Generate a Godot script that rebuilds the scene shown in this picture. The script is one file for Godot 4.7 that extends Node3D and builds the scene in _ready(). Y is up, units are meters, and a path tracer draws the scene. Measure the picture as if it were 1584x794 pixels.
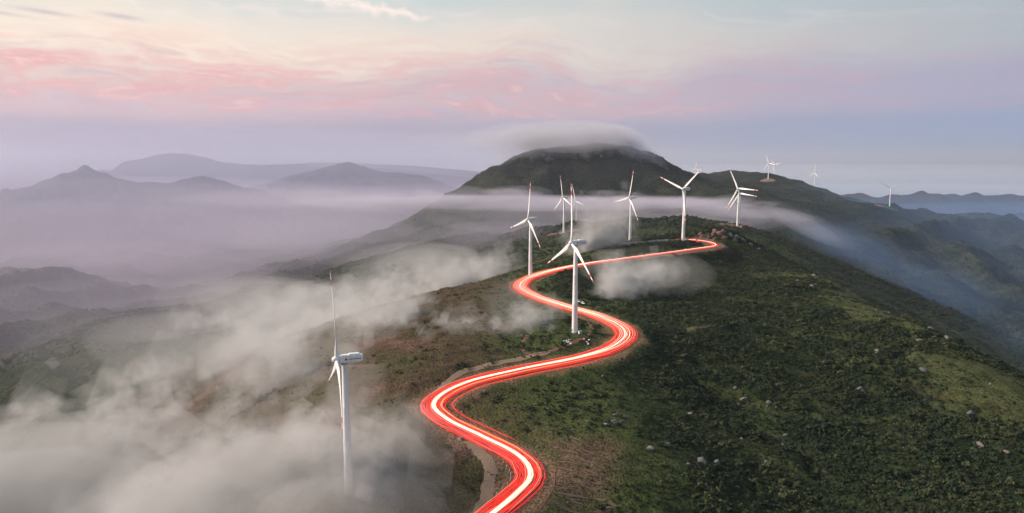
extends Node3D
# A wind farm on a mountain ridge at dusk: a winding road with long light streaks, turbines, mist and hazy ranges.
# World: metres, camera 700 m up looking along -Z.

var rng := RandomNumberGenerator.new()
var taken := {}
var W := {}                      # shared materials
var n_wide := FastNoiseLite.new()
var n_ridge := FastNoiseLite.new()
var n_mid := FastNoiseLite.new()
var n_fine := FastNoiseLite.new()
var n_patch := FastNoiseLite.new()
var n_mist := FastNoiseLite.new()

# ------------------------------------------------------------------ naming helpers
func numbered(called: String) -> String:
	var k: int = taken.get(called, 0)
	taken[called] = k + 1
	return called if k == 0 else "%s_%03d" % [called, k]

func tag(o: Node, label: String, category: String, group := "") -> void:
	o.set_meta("label", label)
	o.set_meta("category", category)
	if group != "":
		o.set_meta("group", group)

func root_at(called: String, at: Vector3, turn := 0.0) -> Node3D:
	var o := Node3D.new()
	o.name = numbered(called)
	o.position = at
	o.rotation.y = turn
	add_child(o)
	return o

func part(called: String, mesh: Mesh, mat: Material, parent: Node) -> MeshInstance3D:
	var o := MeshInstance3D.new()
	o.name = called if parent != self else numbered(called)
	o.mesh = mesh
	o.material_override = mat
	parent.add_child(o, true)
	return o

func structure(called: String, mesh: Mesh, mat: Material) -> MeshInstance3D:
	var o := part(called, mesh, mat, self)
	o.set_meta("kind", "structure")
	return o

# ------------------------------------------------------------------ mesh helpers
func grid_mesh(nx: int, nz: int, v: PackedVector3Array, c: PackedColorArray, skip := Rect2i()) -> ArrayMesh:
	var nrm := PackedVector3Array()
	nrm.resize(v.size())
	for j in nz:
		for i in nx:
			var a := v[j * nx + maxi(i - 1, 0)]
			var b := v[j * nx + mini(i + 1, nx - 1)]
			var d := v[maxi(j - 1, 0) * nx + i]
			var e := v[mini(j + 1, nz - 1) * nx + i]
			nrm[j * nx + i] = (e - d).cross(b - a).normalized()
	var idx := PackedInt32Array()
	idx.resize((nx - 1) * (nz - 1) * 6)
	var k := 0
	for j in nz - 1:
		for i in nx - 1:
			if skip.size.x > 0 and skip.has_point(Vector2i(i, j)):
				continue
			var q := j * nx + i
			idx[k] = q
			idx[k + 1] = q + 1
			idx[k + 2] = q + nx + 1
			idx[k + 3] = q
			idx[k + 4] = q + nx + 1
			idx[k + 5] = q + nx
			k += 6
	idx.resize(k)
	var arr := []
	arr.resize(Mesh.ARRAY_MAX)
	arr[Mesh.ARRAY_VERTEX] = v
	arr[Mesh.ARRAY_NORMAL] = nrm
	if c.size() == v.size():
		arr[Mesh.ARRAY_COLOR] = c
	arr[Mesh.ARRAY_INDEX] = idx
	var m := ArrayMesh.new()
	m.add_surface_from_arrays(Mesh.PRIMITIVE_TRIANGLES, arr)
	return m

# rings of equal size joined into a skin
func loft(rings: Array, closed := true, caps := true, flat := false) -> ArrayMesh:
	var st := SurfaceTool.new()
	st.begin(Mesh.PRIMITIVE_TRIANGLES)
	st.set_smooth_group(-1 if flat else 1)
	var n: int = rings[0].size()
	for r in rings.size() - 1:
		var a: PackedVector3Array = rings[r]
		var b: PackedVector3Array = rings[r + 1]
		for i in (n if closed else n - 1):
			var j := (i + 1) % n
			for p in [a[i], b[i], b[j], a[i], b[j], a[j]]:
				st.add_vertex(p)
	if caps:
		st.set_smooth_group(-1)
		for e in [0, rings.size() - 1]:
			var ring: PackedVector3Array = rings[e]
			for i in range(1, n - 1):
				for p in ([ring[0], ring[i], ring[i + 1]] if e == 0 else [ring[0], ring[i + 1], ring[i]]):
					st.add_vertex(p)
	st.generate_normals()
	return st.commit()

func circle(r: float, y: float, n: int, cx := 0.0, cz := 0.0) -> PackedVector3Array:
	var out := PackedVector3Array()
	for i in n:
		var a := TAU * i / n
		out.append(Vector3(cx + cos(a) * r, y, cz + sin(a) * r))
	return out

# rounded rectangle ring in XY at depth z
func round_rect(w: float, h: float, r: float, z: float, cy := 0.0) -> PackedVector3Array:
	var out := PackedVector3Array()
	for q in 4:
		var cx := (w / 2 - r) * (1 if q == 0 or q == 3 else -1)
		var cyy := (h / 2 - r) * (1 if q < 2 else -1)
		for s in 3:
			var a := PI / 2 * q + PI / 4 * s
			out.append(Vector3(cx + cos(a) * r, cy + cyy + sin(a) * r, z))
	return out

func box(size: Vector3, centre := Vector3.ZERO, bevel := 0.06) -> ArrayMesh:
	var r := minf(bevel, minf(size.x, minf(size.y, size.z)) * 0.3)
	var rings := []
	for e in [[-0.5, r], [-0.5, 0.0], [0.5, 0.0], [0.5, r]]:
		var inset: float = e[1]
		var z: float = e[0] * size.z + (0.0 if inset > 0.0 else (r if e[0] < 0 else -r))
		var ring := PackedVector3Array()
		for p in round_rect(size.x - inset * 2, size.y - inset * 2, r * 0.7, z):
			ring.append(p + centre)
		rings.append(ring)
	return loft(rings, true, true, true)

# ------------------------------------------------------------------ terrain
var tps_x := PackedFloat64Array()
var tps_z := PackedFloat64Array()
var tps_w := PackedFloat64Array()
var tps_n := 0

func spline_solve(pts: PackedVector3Array) -> void:
	var n := pts.size()
	tps_n = n
	var m := n + 3
	var rows := []
	for i in m:
		var row := PackedFloat64Array()
		row.resize(m + 1)
		rows.append(row)
	for i in n:
		tps_x.append(pts[i].x / 1000.0)
		tps_z.append(pts[i].z / 1000.0)
	for i in n:
		for j in n:
			var d2 := (tps_x[i] - tps_x[j]) ** 2 + (tps_z[i] - tps_z[j]) ** 2
			rows[i][j] = 0.5 * d2 * log(d2 + 1e-18) + (1e-5 if i == j else 0.0)
		rows[i][n] = 1.0
		rows[i][n + 1] = tps_x[i]
		rows[i][n + 2] = tps_z[i]
		rows[n][i] = 1.0
		rows[n + 1][i] = tps_x[i]
		rows[n + 2][i] = tps_z[i]
		rows[i][m] = pts[i].y
	for k in m:
		var best := k
		for i in range(k + 1, m):
			if absf(rows[i][k]) > absf(rows[best][k]):
				best = i
		var t = rows[k]
		rows[k] = rows[best]
		rows[best] = t
		var pr: PackedFloat64Array = rows[k]
		for i in range(k + 1, m):
			var ri: PackedFloat64Array = rows[i]
			var f := ri[k] / pr[k]
			if f == 0.0:
				continue
			for j in range(k, m + 1):
				ri[j] -= f * pr[j]
			rows[i] = ri
	tps_w.resize(m)
	for k in range(m - 1, -1, -1):
		var s: float = rows[k][m]
		for j in range(k + 1, m):
			s -= rows[k][j] * tps_w[j]
		tps_w[k] = s / rows[k][k]

func spline_at(x: float, z: float) -> float:
	var u := x / 1000.0
	var v := z / 1000.0
	var s := tps_w[tps_n] + tps_w[tps_n + 1] * u + tps_w[tps_n + 2] * v
	for i in tps_n:
		var a := u - tps_x[i]
		var b := v - tps_z[i]
		var d2 := a * a + b * b + 1e-18
		s += tps_w[i] * 0.5 * d2 * log(d2)
	return s

# coarse tables of the spline, read with bilinear interpolation
class Table:
	var x0 := 0.0
	var z0 := 0.0
	var step := 1.0
	var nx := 0
	var nz := 0
	var h := PackedFloat32Array()
	func at(x: float, z: float) -> float:
		var u := clampf((x - x0) / step, 0.0, nx - 1.001)
		var v := clampf((z - z0) / step, 0.0, nz - 1.001)
		var i := int(u)
		var j := int(v)
		u -= i
		v -= j
		var q := j * nx + i
		return (h[q] * (1 - u) + h[q + 1] * u) * (1 - v) + (h[q + nx] * (1 - u) + h[q + nx + 1] * u) * v
	func holds(x: float, z: float) -> bool:
		return x >= x0 and z >= z0 and x <= x0 + step * (nx - 1) and z <= z0 + step * (nz - 1)

var t_near := Table.new()
var t_mid := Table.new()
var g_near := Table.new()     # finished heights of the near sheet
var g_mid := Table.new()      # finished heights of the middle sheet

func fill_table(t: Table, x0: float, z0: float, step: float, nx: int, nz: int) -> void:
	t.x0 = x0
	t.z0 = z0
	t.step = step
	t.nx = nx
	t.nz = nz
	t.h.resize(nx * nz)
	for j in nz:
		for i in nx:
			t.h[j * nx + i] = spline_at(x0 + i * step, z0 + j * step)

func wildness(x: float, z: float) -> float:
	# 0 on the road's plateau, 1 out on the flanks
	var a := smoothstep(250.0, 900.0, absf(x - 70.0) - 90.0)
	var b := smoothstep(1000.0, 1900.0, -z)
	return clampf(maxf(a, b), 0.0, 1.0)

func bumps(x: float, z: float) -> float:
	var k := wildness(x, z)
	var r := n_ridge.get_noise_2d(x, z)
	var high := smoothstep(640.0, 760.0, t_mid.at(x, z))
	return k * (r * (46.0 + 34.0 * smoothstep(450.0, 800.0, x) * smoothstep(500.0, 420.0, t_mid.at(x, z)) - 20.0 * smoothstep(440.0, 520.0, t_mid.at(x, z)) * smoothstep(450.0, 900.0, x)) * (1.0 - 0.8 * high) + n_mid.get_noise_2d(x, z) * 10.0) + (1.0 - k) * n_mid.get_noise_2d(x * 1.3, z * 1.3) * 2.6

func ground(x: float, z: float) -> float:
	if g_near.holds(x, z):
		return g_near.at(x, z)
	if g_mid.holds(x, z):
		return g_mid.at(x, z)
	return 150.0

# little valleys that run down the right hand slope
func gully(x: float, z: float) -> float:
	var on := smoothstep(85.0, 130.0, x) * smoothstep(330.0, 290.0, x) * smoothstep(-800.0, -720.0, z)
	if on <= 0.0:
		return 0.0
	var n := n_patch.get_noise_2d((x * 0.80 + z * 0.60) * 0.55 + 300.0, (x * 0.60 - z * 0.80) * 1.7)
	return on * exp(-n * n / 0.009)

func tint(x: float, z: float, slope: float) -> Color:
	# real-world base colour of what grows or lies there
	var p := n_patch.get_noise_2d(x, z)
	var p2 := n_patch.get_noise_2d(x * 3.1 + 500.0, z * 3.1)
	var f := n_fine.get_noise_2d(x * 2.0, z * 2.0)
	var olive := Color(0.058, 0.076, 0.024)
	var brown := Color(0.094, 0.058, 0.036)
	var soil := Color(0.17, 0.098, 0.07)
	var wood := Color(0.014, 0.028, 0.015)
	var straw := Color(0.108, 0.105, 0.046)
	var right := smoothstep(62.0, 112.0, x + p * 34.0 + (z + 420.0) * 0.10) * smoothstep(-1050.0, -900.0, z)
	var left := smoothstep(20.0, -40.0, x + p * 30.0)
	var c := olive
	if x > 40.0 and z < -620.0:
		right = maxf(right, smoothstep(-840.0, -760.0, z) * smoothstep(30.0, 60.0, x))
	c = c.lerp(brown, clampf(left * (0.75 + p2 * 0.6), 0.0, 1.0))
	c = c.lerp(wood, clampf(left * smoothstep(0.05, 0.35, p2 - 0.1) * 0.8, 0.0, 1.0))
	c = c.lerp(wood, clampf(right * (0.88 + 0.9 * minf(p2 + 0.05, 0.0)), 0.0, 1.0))
	var crest := smoothstep(225.0, 290.0, x + p2 * 40.0) * smoothstep(0.02, 0.3, p + 0.12) * smoothstep(-830.0, -700.0, z)
	c = c.lerp(straw.lerp(olive, 0.5), crest * 0.85 * right)
	c = c.lerp(soil, left * smoothstep(0.28, 0.5, p2 + p * 0.4) * 0.75)
	c = c.lerp(soil, smoothstep(0.5, 0.9, slope) * 0.25)
	# bare terraced soil inside the lowest bend
	c = c.lerp(Color(0.115, 0.078, 0.05), clampf(1.25 - Vector2((x - 33.0) / 24.0, (z + 322.0) / 34.0).length() + p2 * 0.8, 0.0, 0.85))
	# dry grass strip on the dark slope
	var dx := (x - 138.0) * 0.84 - (z + 520.0) * 0.54
	var dz := (x - 138.0) * 0.54 + (z + 520.0) * 0.84
	c = c.lerp(straw, clampf(1.2 - sqrt(dx * dx / 600.0 + dz * dz / 45.0), 0.0, 1.0))
	var along := n_patch.get_noise_2d((x * 0.80 + z * 0.60) * 1.2, (x * 0.60 - z * 0.80) * 4.5)
	c = c.lerp(wood, gully(x, z) * 0.8)
	c = c.lerp(olive.lerp(straw, 0.25), right * smoothstep(0.12, 0.45, along) * 0.5)
	if z < -950.0 or x < -260.0 or x > 420.0:
		var far := clampf(maxf(smoothstep(-950.0, -1300.0, z), maxf(smoothstep(-260.0, -420.0, x), smoothstep(400.0, 460.0, x))), 0.0, 1.0)
		var bush := Color(0.024, 0.036, 0.022).lerp(Color(0.05, 0.058, 0.032), smoothstep(-0.15, 0.3, p2))
		bush = bush.lerp(soil, smoothstep(0.42, 0.6, p2 + p * 0.3) * 0.55 * smoothstep(400.0, 0.0, x))
		var h := t_mid.at(x, z)
		bush = bush.lerp(Color(0.13, 0.105, 0.095), smoothstep(0.35, 0.7, slope) * smoothstep(580.0, 700.0, h) * smoothstep(-0.1, 0.25, p2) * 0.8)
		bush = bush.lerp(Color(0.022, 0.024, 0.026), smoothstep(540.0, 680.0, h) * 0.85)
		c = c.lerp(bush, far)
	return c * (1.0 + f * 0.5)

# ------------------------------------------------------------------ road curve
var road: PackedVector3Array = []
var road_side: PackedVector3Array = []
var road_knot: PackedFloat32Array = []

func knots() -> PackedVector3Array:
	return PackedVector3Array([Vector3(-66, 534, -226), Vector3(-40, 538, -250), Vector3(-18, 542, -275), Vector3(-9, 543, -286), Vector3(2, 545, -301), Vector3(9, 547, -315), Vector3(4, 550, -331), Vector3(-16, 553, -349), Vector3(-37, 556, -367), Vector3(-45, 559, -384), Vector3(-30, 563, -405), Vector3(3, 566, -423), Vector3(46, 569, -442), Vector3(72, 572, -461), Vector3(82, 576, -486), Vector3(70, 576, -530), Vector3(48, 574, -575), Vector3(23, 572, -630), Vector3(9, 571, -690), Vector3(27, 573, -742), Vector3(80, 578, -785), Vector3(159, 585, -810), Vector3(225, 591, -828), Vector3(250, 593, -842), Vector3(245, 595, -866), Vector3(221, 595, -884), Vector3(190, 593, -898), Vector3(150, 588, -912)])

func catmull(k: PackedVector3Array, step: float) -> Array:
	var pts := PackedVector3Array()
	var at := PackedFloat32Array()
	for i in k.size() - 1:
		var a := k[maxi(i - 1, 0)]
		var b := k[i]
		var c := k[i + 1]
		var d := k[mini(i + 2, k.size() - 1)]
		var n := maxi(1, int(b.distance_to(c) / step))
		for s in n:
			pts.append(b.cubic_interpolate(c, a, d, float(s) / n))
			at.append(i + float(s) / n)
	pts.append(k[k.size() - 1])
	at.append(k.size() - 1.0)
	return [pts, at]

func sides(p: PackedVector3Array) -> PackedVector3Array:
	var out := PackedVector3Array()
	for i in p.size():
		var t := p[mini(i + 1, p.size() - 1)] - p[maxi(i - 1, 0)]
		out.append(Vector3(-t.z, 0, t.x).normalized())
	return out

func make_road_curve() -> void:
	var got := catmull(knots(), 2.2)
	road = got[0]
	road_knot = got[1]
	# smooth the heights along the way
	for pass_ in 20:
		for i in range(1, road.size() - 1):
			road[i].y = (road[i - 1].y + road[i].y * 2.0 + road[i + 1].y) / 4.0
	road_side = sides(road)

# a strip that lies on the ground along a line of (x, z) points
func draped(line: PackedVector3Array, half: float, lift: float, ragged := 0.0, across := 4) -> ArrayMesh:
	var p: PackedVector3Array = catmull(line, 2.0)[0]
	var s := sides(p)
	var v := PackedVector3Array()
	for i in p.size():
		var taper := smoothstep(0.0, 3.0, minf(i, p.size() - 1 - i) + 0.6)
		for a in across + 1:
			var t := (2.0 * a / across - 1.0)
			var w := half * taper * (1.0 + ragged * n_fine.get_noise_2d(p[i].x * 4.0 + t * 90.0, p[i].z * 4.0))
			var q := p[i] + s[i] * t * w
			var edge := 0.12 if absf(t) > 0.99 else 0.0
			v.append(Vector3(q.x, ground(q.x, q.z) + lift - edge * lift * 4.0, q.z))
	return grid_mesh(across + 1, p.size(), v, PackedColorArray())

# ------------------------------------------------------------------ materials
func noise_texture(size: int, freq: float, octaves: int, lo: float, hi: float, seed_: int, kind := FastNoiseLite.TYPE_SIMPLEX_SMOOTH) -> ImageTexture:
	var n := FastNoiseLite.new()
	n.seed = seed_
	n.noise_type = kind
	n.frequency = freq
	n.fractal_octaves = octaves
	var im := n.get_seamless_image(size, size)
	im.convert(Image.FORMAT_RGB8)
	var data := im.get_data()
	for i in data.size():
		data[i] = int(clampf(lerpf(lo, hi, data[i] / 255.0), 0.0, 255.0))
	return ImageTexture.create_from_image(Image.create_from_data(size, size, false, Image.FORMAT_RGB8, data))

func plain(c: Color, rough := 0.8, metal := 0.0) -> StandardMaterial3D:
	var m := StandardMaterial3D.new()
	m.albedo_color = c.linear_to_srgb()
	m.roughness = rough
	m.metallic = metal
	return m

func glow(c: Color) -> StandardMaterial3D:
	var m := plain(Color(0.02, 0.01, 0.01), 0.6)
	var top := maxf(c.r, maxf(c.g, c.b))
	m.emission_enabled = true
	m.emission = Color(c.r / top, c.g / top, c.b / top).linear_to_srgb()
	m.emission_energy_multiplier = top
	return m

func make_materials() -> void:
	var rough_tex := noise_texture(1024, 0.012, 6, 95, 255, 11)
	var fine_tex := noise_texture(1024, 0.03, 5, 110, 255, 12)
	for q in [["ground", 26.0, 90.0], ["hills", 120.0, 900.0], ["range", 700.0, 2500.0]]:
		var m := StandardMaterial3D.new()
		m.vertex_color_use_as_albedo = q[0] != "range"
		m.albedo_color = Color(0.05, 0.058, 0.05).linear_to_srgb() if q[0] == "range" else Color(1.22, 1.22, 1.22)
		m.albedo_texture = rough_tex
		m.uv1_triplanar = true
		m.uv1_world_triplanar = true
		m.uv1_scale = Vector3.ONE / q[1]
		m.roughness = 0.95
		m.metallic_specular = 0.2
		m.heightmap_enabled = true
		m.heightmap_texture = rough_tex
		m.heightmap_scale = q[2]
		W[q[0]] = m
	var asphalt := plain(Color(0.12, 0.11, 0.105), 0.75)
	asphalt.albedo_texture = fine_tex
	asphalt.uv1_triplanar = true
	asphalt.uv1_world_triplanar = true
	asphalt.uv1_scale = Vector3.ONE / 5.0
	W.asphalt = asphalt
	for d in [["dirt", Color(0.44, 0.30, 0.195), 9.0], ["red_earth", Color(0.30, 0.14, 0.095), 7.0], ["rock", Color(0.33, 0.28, 0.26), 2.6], ["rock_grey", Color(0.21, 0.20, 0.21), 2.6], ["rock_red", Color(0.34, 0.19, 0.165), 5.0], ["concrete", Color(0.42, 0.40, 0.39), 6.0], ["bank", Color(0.24, 0.145, 0.105), 3.0], ["brick", Color(0.34, 0.15, 0.11), 4.0], ["green_net", Color(0.06, 0.27, 0.12), 8.0]]:
		var q := plain(d[1], 0.9)
		q.albedo_texture = rough_tex
		q.uv1_triplanar = true
		q.uv1_world_triplanar = true
		q.uv1_scale = Vector3.ONE / d[2]
		q.heightmap_enabled = true
		q.heightmap_texture = rough_tex
		q.heightmap_scale = 16.0
		W[d[0]] = q
	var white := plain(Color(0.80, 0.80, 0.79), 0.42)
	white.albedo_texture = noise_texture(512, 0.01, 4, 222, 255, 14)
	white.uv1_triplanar = true
	white.uv1_scale = Vector3(0.12, 0.03, 0.12)
	W.white = white
	W.red = plain(Color(0.48, 0.03, 0.03), 0.45)
	W.steel = plain(Color(0.3, 0.31, 0.33), 0.5, 0.3)
	W.dark = plain(Color(0.03, 0.03, 0.035), 0.6)
	W.car = plain(Color(0.75, 0.75, 0.74), 0.3)
	W.glass = plain(Color(0.03, 0.035, 0.04), 0.12)
	W.tyre = plain(Color(0.02, 0.02, 0.02), 0.9)
	var leaf := plain(Color.WHITE, 0.85)
	leaf.vertex_color_use_as_albedo = true
	leaf.metallic_specular = 0.25
	W.leaf = leaf

# ------------------------------------------------------------------ sky
func make_sky() -> PanoramaSkyMaterial:
	var wpx := 4096
	var hpx := 2048
	var stripes := FastNoiseLite.new()
	stripes.seed = 71
	stripes.frequency = 1.0
	stripes.fractal_octaves = 6
	stripes.fractal_gain = 0.55
	var hairs := FastNoiseLite.new()
	hairs.seed = 74
	hairs.frequency = 1.0
	hairs.fractal_type = FastNoiseLite.FRACTAL_RIDGED
	hairs.fractal_octaves = 5
	hairs.fractal_gain = 0.55
	var bend := FastNoiseLite.new()
	bend.seed = 72
	bend.frequency = 0.045
	bend.fractal_octaves = 4
	var data := PackedFloat32Array()
	data.resize(wpx * hpx * 3)
	var low := Color(0.30, 0.30, 0.38)
	for j in hpx:
		var e := 90.0 - (j + 0.5) / hpx * 180.0
		if e > 26.0 and j % 4 != 0:
			var from := (j - 1) * wpx * 3
			for q in wpx * 3:
				data[from + wpx * 3 + q] = data[from + q]
			continue
		for i in wpx:
			var q := (j * wpx + i) * 3
			if e < -0.6:
				data[q] = low.r
				data[q + 1] = low.g
				data[q + 2] = low.b
				continue
			if e > 26.0 and i % 4 != 0:
				data[q] = data[q - 3]
				data[q + 1] = data[q - 2]
				data[q + 2] = data[q - 1]
				continue
			var a := wrapf((i + 0.5) / wpx * 360.0, -180.0, 180.0)       # 0 ahead, negative to the left
			var warm := 0.5 + 0.5 * cos(deg_to_rad(a + 66.0))
			warm = smoothstep(0.28, 0.97, warm)
			var cx := cos(deg_to_rad(a)) * 57.3
			var cz := sin(deg_to_rad(a)) * 57.3
			var b := bend.get_noise_3d(cx, e * 2.2, cz)
			var ee := e + b * 2.6
			var horizon := Color(0.23, 0.29, 0.42).lerp(Color(0.335, 0.272, 0.325), warm)
			var band := Color(0.275, 0.295, 0.41).lerp(Color(0.55, 0.41, 0.41), warm)
			var pale := Color(0.30, 0.345, 0.39).lerp(Color(0.75, 0.635, 0.53), warm)
			var upper := Color(0.28, 0.355, 0.40).lerp(Color(0.50, 0.535, 0.53), warm)
			var top := Color(0.27, 0.34, 0.43).lerp(Color(0.38, 0.42, 0.47), warm)
			var c := horizon.lerp(band, smoothstep(2.2, 4.4, e + b * 1.0))
			c = c.lerp(pale, smoothstep(5.0, 8.6, ee))
			c = c.lerp(upper, smoothstep(9.0, 14.0, ee))
			c = c.lerp(top, smoothstep(18.0, 55.0, e))
			# stretched clouds: broad sheets and fine hairs, salmon low down and paler higher up
			var slant := 2.4 * sin(deg_to_rad(a))
			var s := stripes.get_noise_3d(cx * 0.10 + b * 1.2, e * 0.75 + b * 1.4 + slant * 0.5, cz * 0.10)
			var f := hairs.get_noise_3d(cx * 0.11 + b * 0.9 + 3.0, e * 1.05 + b * 2.2 + slant, cz * 0.11)
			var low_band := smoothstep(2.6, 3.8, e) * smoothstep(11.0, 6.0, e + b * 2.2)
			var pink := Color(0.36, 0.285, 0.36).lerp(Color(0.62, 0.31, 0.315), warm)
			c = c.lerp(pink, low_band * clampf(smoothstep(-0.15, 0.35, s) * 0.55 + smoothstep(0.1, 0.75, f) * 0.5, 0.0, 0.9) * (0.35 + 0.65 * warm))
			c = c.lerp(Color(0.34, 0.31, 0.40).lerp(Color(0.44, 0.33, 0.38), warm), low_band * smoothstep(0.05, 0.45, -s) * 0.45)
			c = c.lerp(Color(0.45, 0.42, 0.46).lerp(Color(0.82, 0.64, 0.55), warm), low_band * smoothstep(0.4, 0.9, f) * smoothstep(-0.1, 0.3, s) * 0.6 * warm)
			var high := smoothstep(8.5, 11.0, e) * smoothstep(0.25, 0.85, hairs.get_noise_3d(cx * 0.06 + 9.0 + b, e * 0.6 + slant * 0.8 + b * 1.5, cz * 0.06)) * smoothstep(-0.1, 0.3, stripes.get_noise_3d(cx * 0.03, e * 0.2, cz * 0.03 + 5.0))
			c = c.lerp(Color(0.46, 0.45, 0.49).lerp(Color(0.76, 0.66, 0.61), warm), high * 0.4)
			# one long bright streak of cirrus
			var t := (a + 20.5) / 13.5
			if t > -0.1 and t < 1.15 and e < 20.0 and e > 6.0:
				var mid := 13.6 - 2.7 * pow(clampf(t, 0.0, 1.2), 0.7)
				var th := 0.45 * (1.0 - absf(t * 1.4 - 0.55)) + 0.10 + stripes.get_noise_3d(a * 0.7, e * 1.8, 4.0) * 0.25
				var k := exp(-pow((e - mid - stripes.get_noise_2d(a * 0.5, 3.0) * 0.4) / maxf(th, 0.06), 2.0)) * smoothstep(-0.1, 0.1, t) * smoothstep(1.15, 0.85, t)
				k *= 0.7 + 0.6 * hairs.get_noise_2d(a * 0.5 + e * 0.6, e * 2.4 + a * 0.25)
				c = c.lerp(Color(0.84, 0.70, 0.63), clampf(k, 0.0, 1.0) * 0.85)
			# small dark bars of cloud
			for bar in [[-28.6, 9.75, 1.3, 0.16], [-33.0, 9.6, 1.6, 0.13], [-36.5, 9.35, 2.6, 0.10]]:
				if absf(a - bar[0]) < 6.0 and absf(e - bar[1]) < 1.2:
					var kk: float = exp(-pow((a - bar[0]) / bar[2], 2.0) - pow((e - bar[1] + (a - bar[0]) * 0.07) / bar[3], 2.0))
					c = c.lerp(Color(0.40, 0.35, 0.40), kk * 0.7)
			data[q] = c.r
			data[q + 1] = c.g
			data[q + 2] = c.b
	var im := Image.create_from_data(wpx, hpx, false, Image.FORMAT_RGBF, data.to_byte_array())
	var m := PanoramaSkyMaterial.new()
	m.panorama = ImageTexture.create_from_image(im)
	return m

# ------------------------------------------------------------------ wind turbines
func blade_ring(t: float, grow: float) -> PackedVector3Array:
	# t from 0 at the hub to 1 at the tip; chord in X, thickness in Z
	var y := 0.9 + t * 41.1
	var chord := 0.0
	if t < 0.2:
		chord = lerpf(1.9, 3.3, smoothstep(0.03, 0.2, t))
	else:
		chord = lerpf(3.3, 0.75, pow((t - 0.2) / 0.8, 0.8))
	if t > 0.97:
		chord *= sqrt(maxf(0.05, 1.0 - pow((t - 0.97) / 0.03, 2.0)))
	var thick := lerpf(1.9, 0.62, smoothstep(0.02, 0.24, t)) * lerpf(1.0, 0.35, t)
	var twist := lerpf(0.30, 0.0, smoothstep(0.0, 0.7, t))
	var out := PackedVector3Array()
	for i in 10:
		var a := TAU * i / 10
		var x := cos(a) * (chord / 2 + grow) - chord * 0.12 * smoothstep(0.03, 0.2, t)
		var z := sin(a) * (thick / 2 + grow) * (1.0 - 0.35 * maxf(cos(a), 0.0) * smoothstep(0.05, 0.2, t))
		out.append(Vector3(x * cos(twist) - z * sin(twist), y, x * sin(twist) + z * cos(twist) + 1.6 * t * t))
	return out

func blade_piece(t0: float, t1: float, n: int) -> ArrayMesh:
	var rings := []
	for i in n + 1:
		rings.append(blade_ring(lerpf(t0, t1, float(i) / n), 0.0))
	return loft(rings)

func make_turbine() -> Node3D:
	var t := Node3D.new()
	var rings := []
	for y in [0.0, 0.02, 20.8, 21.0, 21.2, 42.0, 42.2, 42.4, 62.6]:
		var r := lerpf(2.15, 1.35, y / 62.6)
		rings.append(circle(r + (0.05 if y in [21.0, 42.2] else 0.0), y, 24))
	var tower := part("tower", loft(rings), W.white, t)
	part("flange", loft([circle(2.75, -0.6, 24), circle(2.75, 0.35, 24), circle(2.6, 0.42, 24)]), W.concrete, tower)
	part("door", box(Vector3(1.0, 2.2, 0.12), Vector3(0, 2.0, 2.12)), W.steel, tower)
	part("yaw_ring", loft([circle(1.55, 62.62, 24), circle(1.6, 62.9, 24), circle(1.6, 63.3, 24)]), W.steel, tower)
	var nac := []
	for s in [[2.3, 2.3, 2.4, 0.7], [2.0, 2.9, 3.0, 0.5], [0.5, 3.3, 3.6, 0.4], [-6.6, 3.3, 3.5, 0.4], [-7.9, 2.9, 2.9, 0.5], [-8.2, 2.3, 2.3, 0.5]]:
		nac.append(round_rect(s[1], s[2], s[3], s[0], 65.05))
	var nacelle := part("nacelle", loft(nac, true, true, true), W.white, t)
	part("roof_hatch", box(Vector3(2.3, 0.45, 4.6), Vector3(0, 67.02, -4.2), 0.15), W.white, nacelle)
	part("wind_vane", loft([circle(0.09, 66.7, 8, 0, -7.2), circle(0.07, 68.2, 8, 0, -7.2)]), W.steel, nacelle)
	for side in [-1.0, 1.0]:
		var em := []
		for dx in [0.0, 0.06]:
			var ring := PackedVector3Array()
			for i in 14:
				ring.append(Vector3(side * (1.652 + dx), 65.0 + sin(TAU * i / 14) * 0.55, -0.55 + cos(TAU * i / 14) * 0.55))
			em.append(ring)
		part("emblem", loft(em), W.red, nacelle)
		var z := -1.7
		for k in 9:
			var wd := 0.34 + 0.12 * ((k * 7) % 3)
			part("letter", box(Vector3(0.05, 0.42 - 0.08 * (k % 2), wd), Vector3(side * 1.675, 65.0, z - wd / 2), 0.01), W.dark, nacelle)
			z -= wd + 0.16
	var hub_rings := []
	for s in [[2.32, 1.3], [2.5, 1.62], [4.1, 1.62], [4.9, 1.3], [5.4, 0.8], [5.6, 0.25]]:
		var ring := PackedVector3Array()
		for i in 18:
			ring.append(Vector3(cos(TAU * i / 18) * s[1], 65.0 + sin(TAU * i / 18) * s[1], s[0]))
		hub_rings.append(ring)
	part("hub", loft(hub_rings), W.white, t)
	var white_root := blade_piece(0.0, 0.80, 16)
	var red_a := blade_piece(0.80, 0.87, 2)
	var white_gap := blade_piece(0.87, 0.945, 2)
	var red_b := blade_piece(0.945, 1.0, 5)
	for k in 3:
		var b := part("blade", white_root, W.white, t)
		b.position = Vector3(0, 65.0, 3.4)
		part("red_band", red_a, W.red, b)
		part("white_band", white_gap, W.white, b)
		part("red_tip", red_b, W.red, b)
	return t

func place_turbine(proto: Node3D, at: Vector3, yaw: float, spin: float, label: String, scale_ := 1.0) -> void:
	var t: Node3D = proto.duplicate()
	t.name = numbered("wind_turbine")
	add_child(t)
	t.position = at
	t.rotation.y = deg_to_rad(yaw)
	t.scale = Vector3.ONE * scale_
	var k := 0
	for c in t.get_children():
		if c.name.begins_with("blade"):
			c.rotation.z = -deg_to_rad(spin + 120.0 * k)
			k += 1
	tag(t, label, "wind turbine", "white wind turbines along the mountain ridges")

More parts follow.
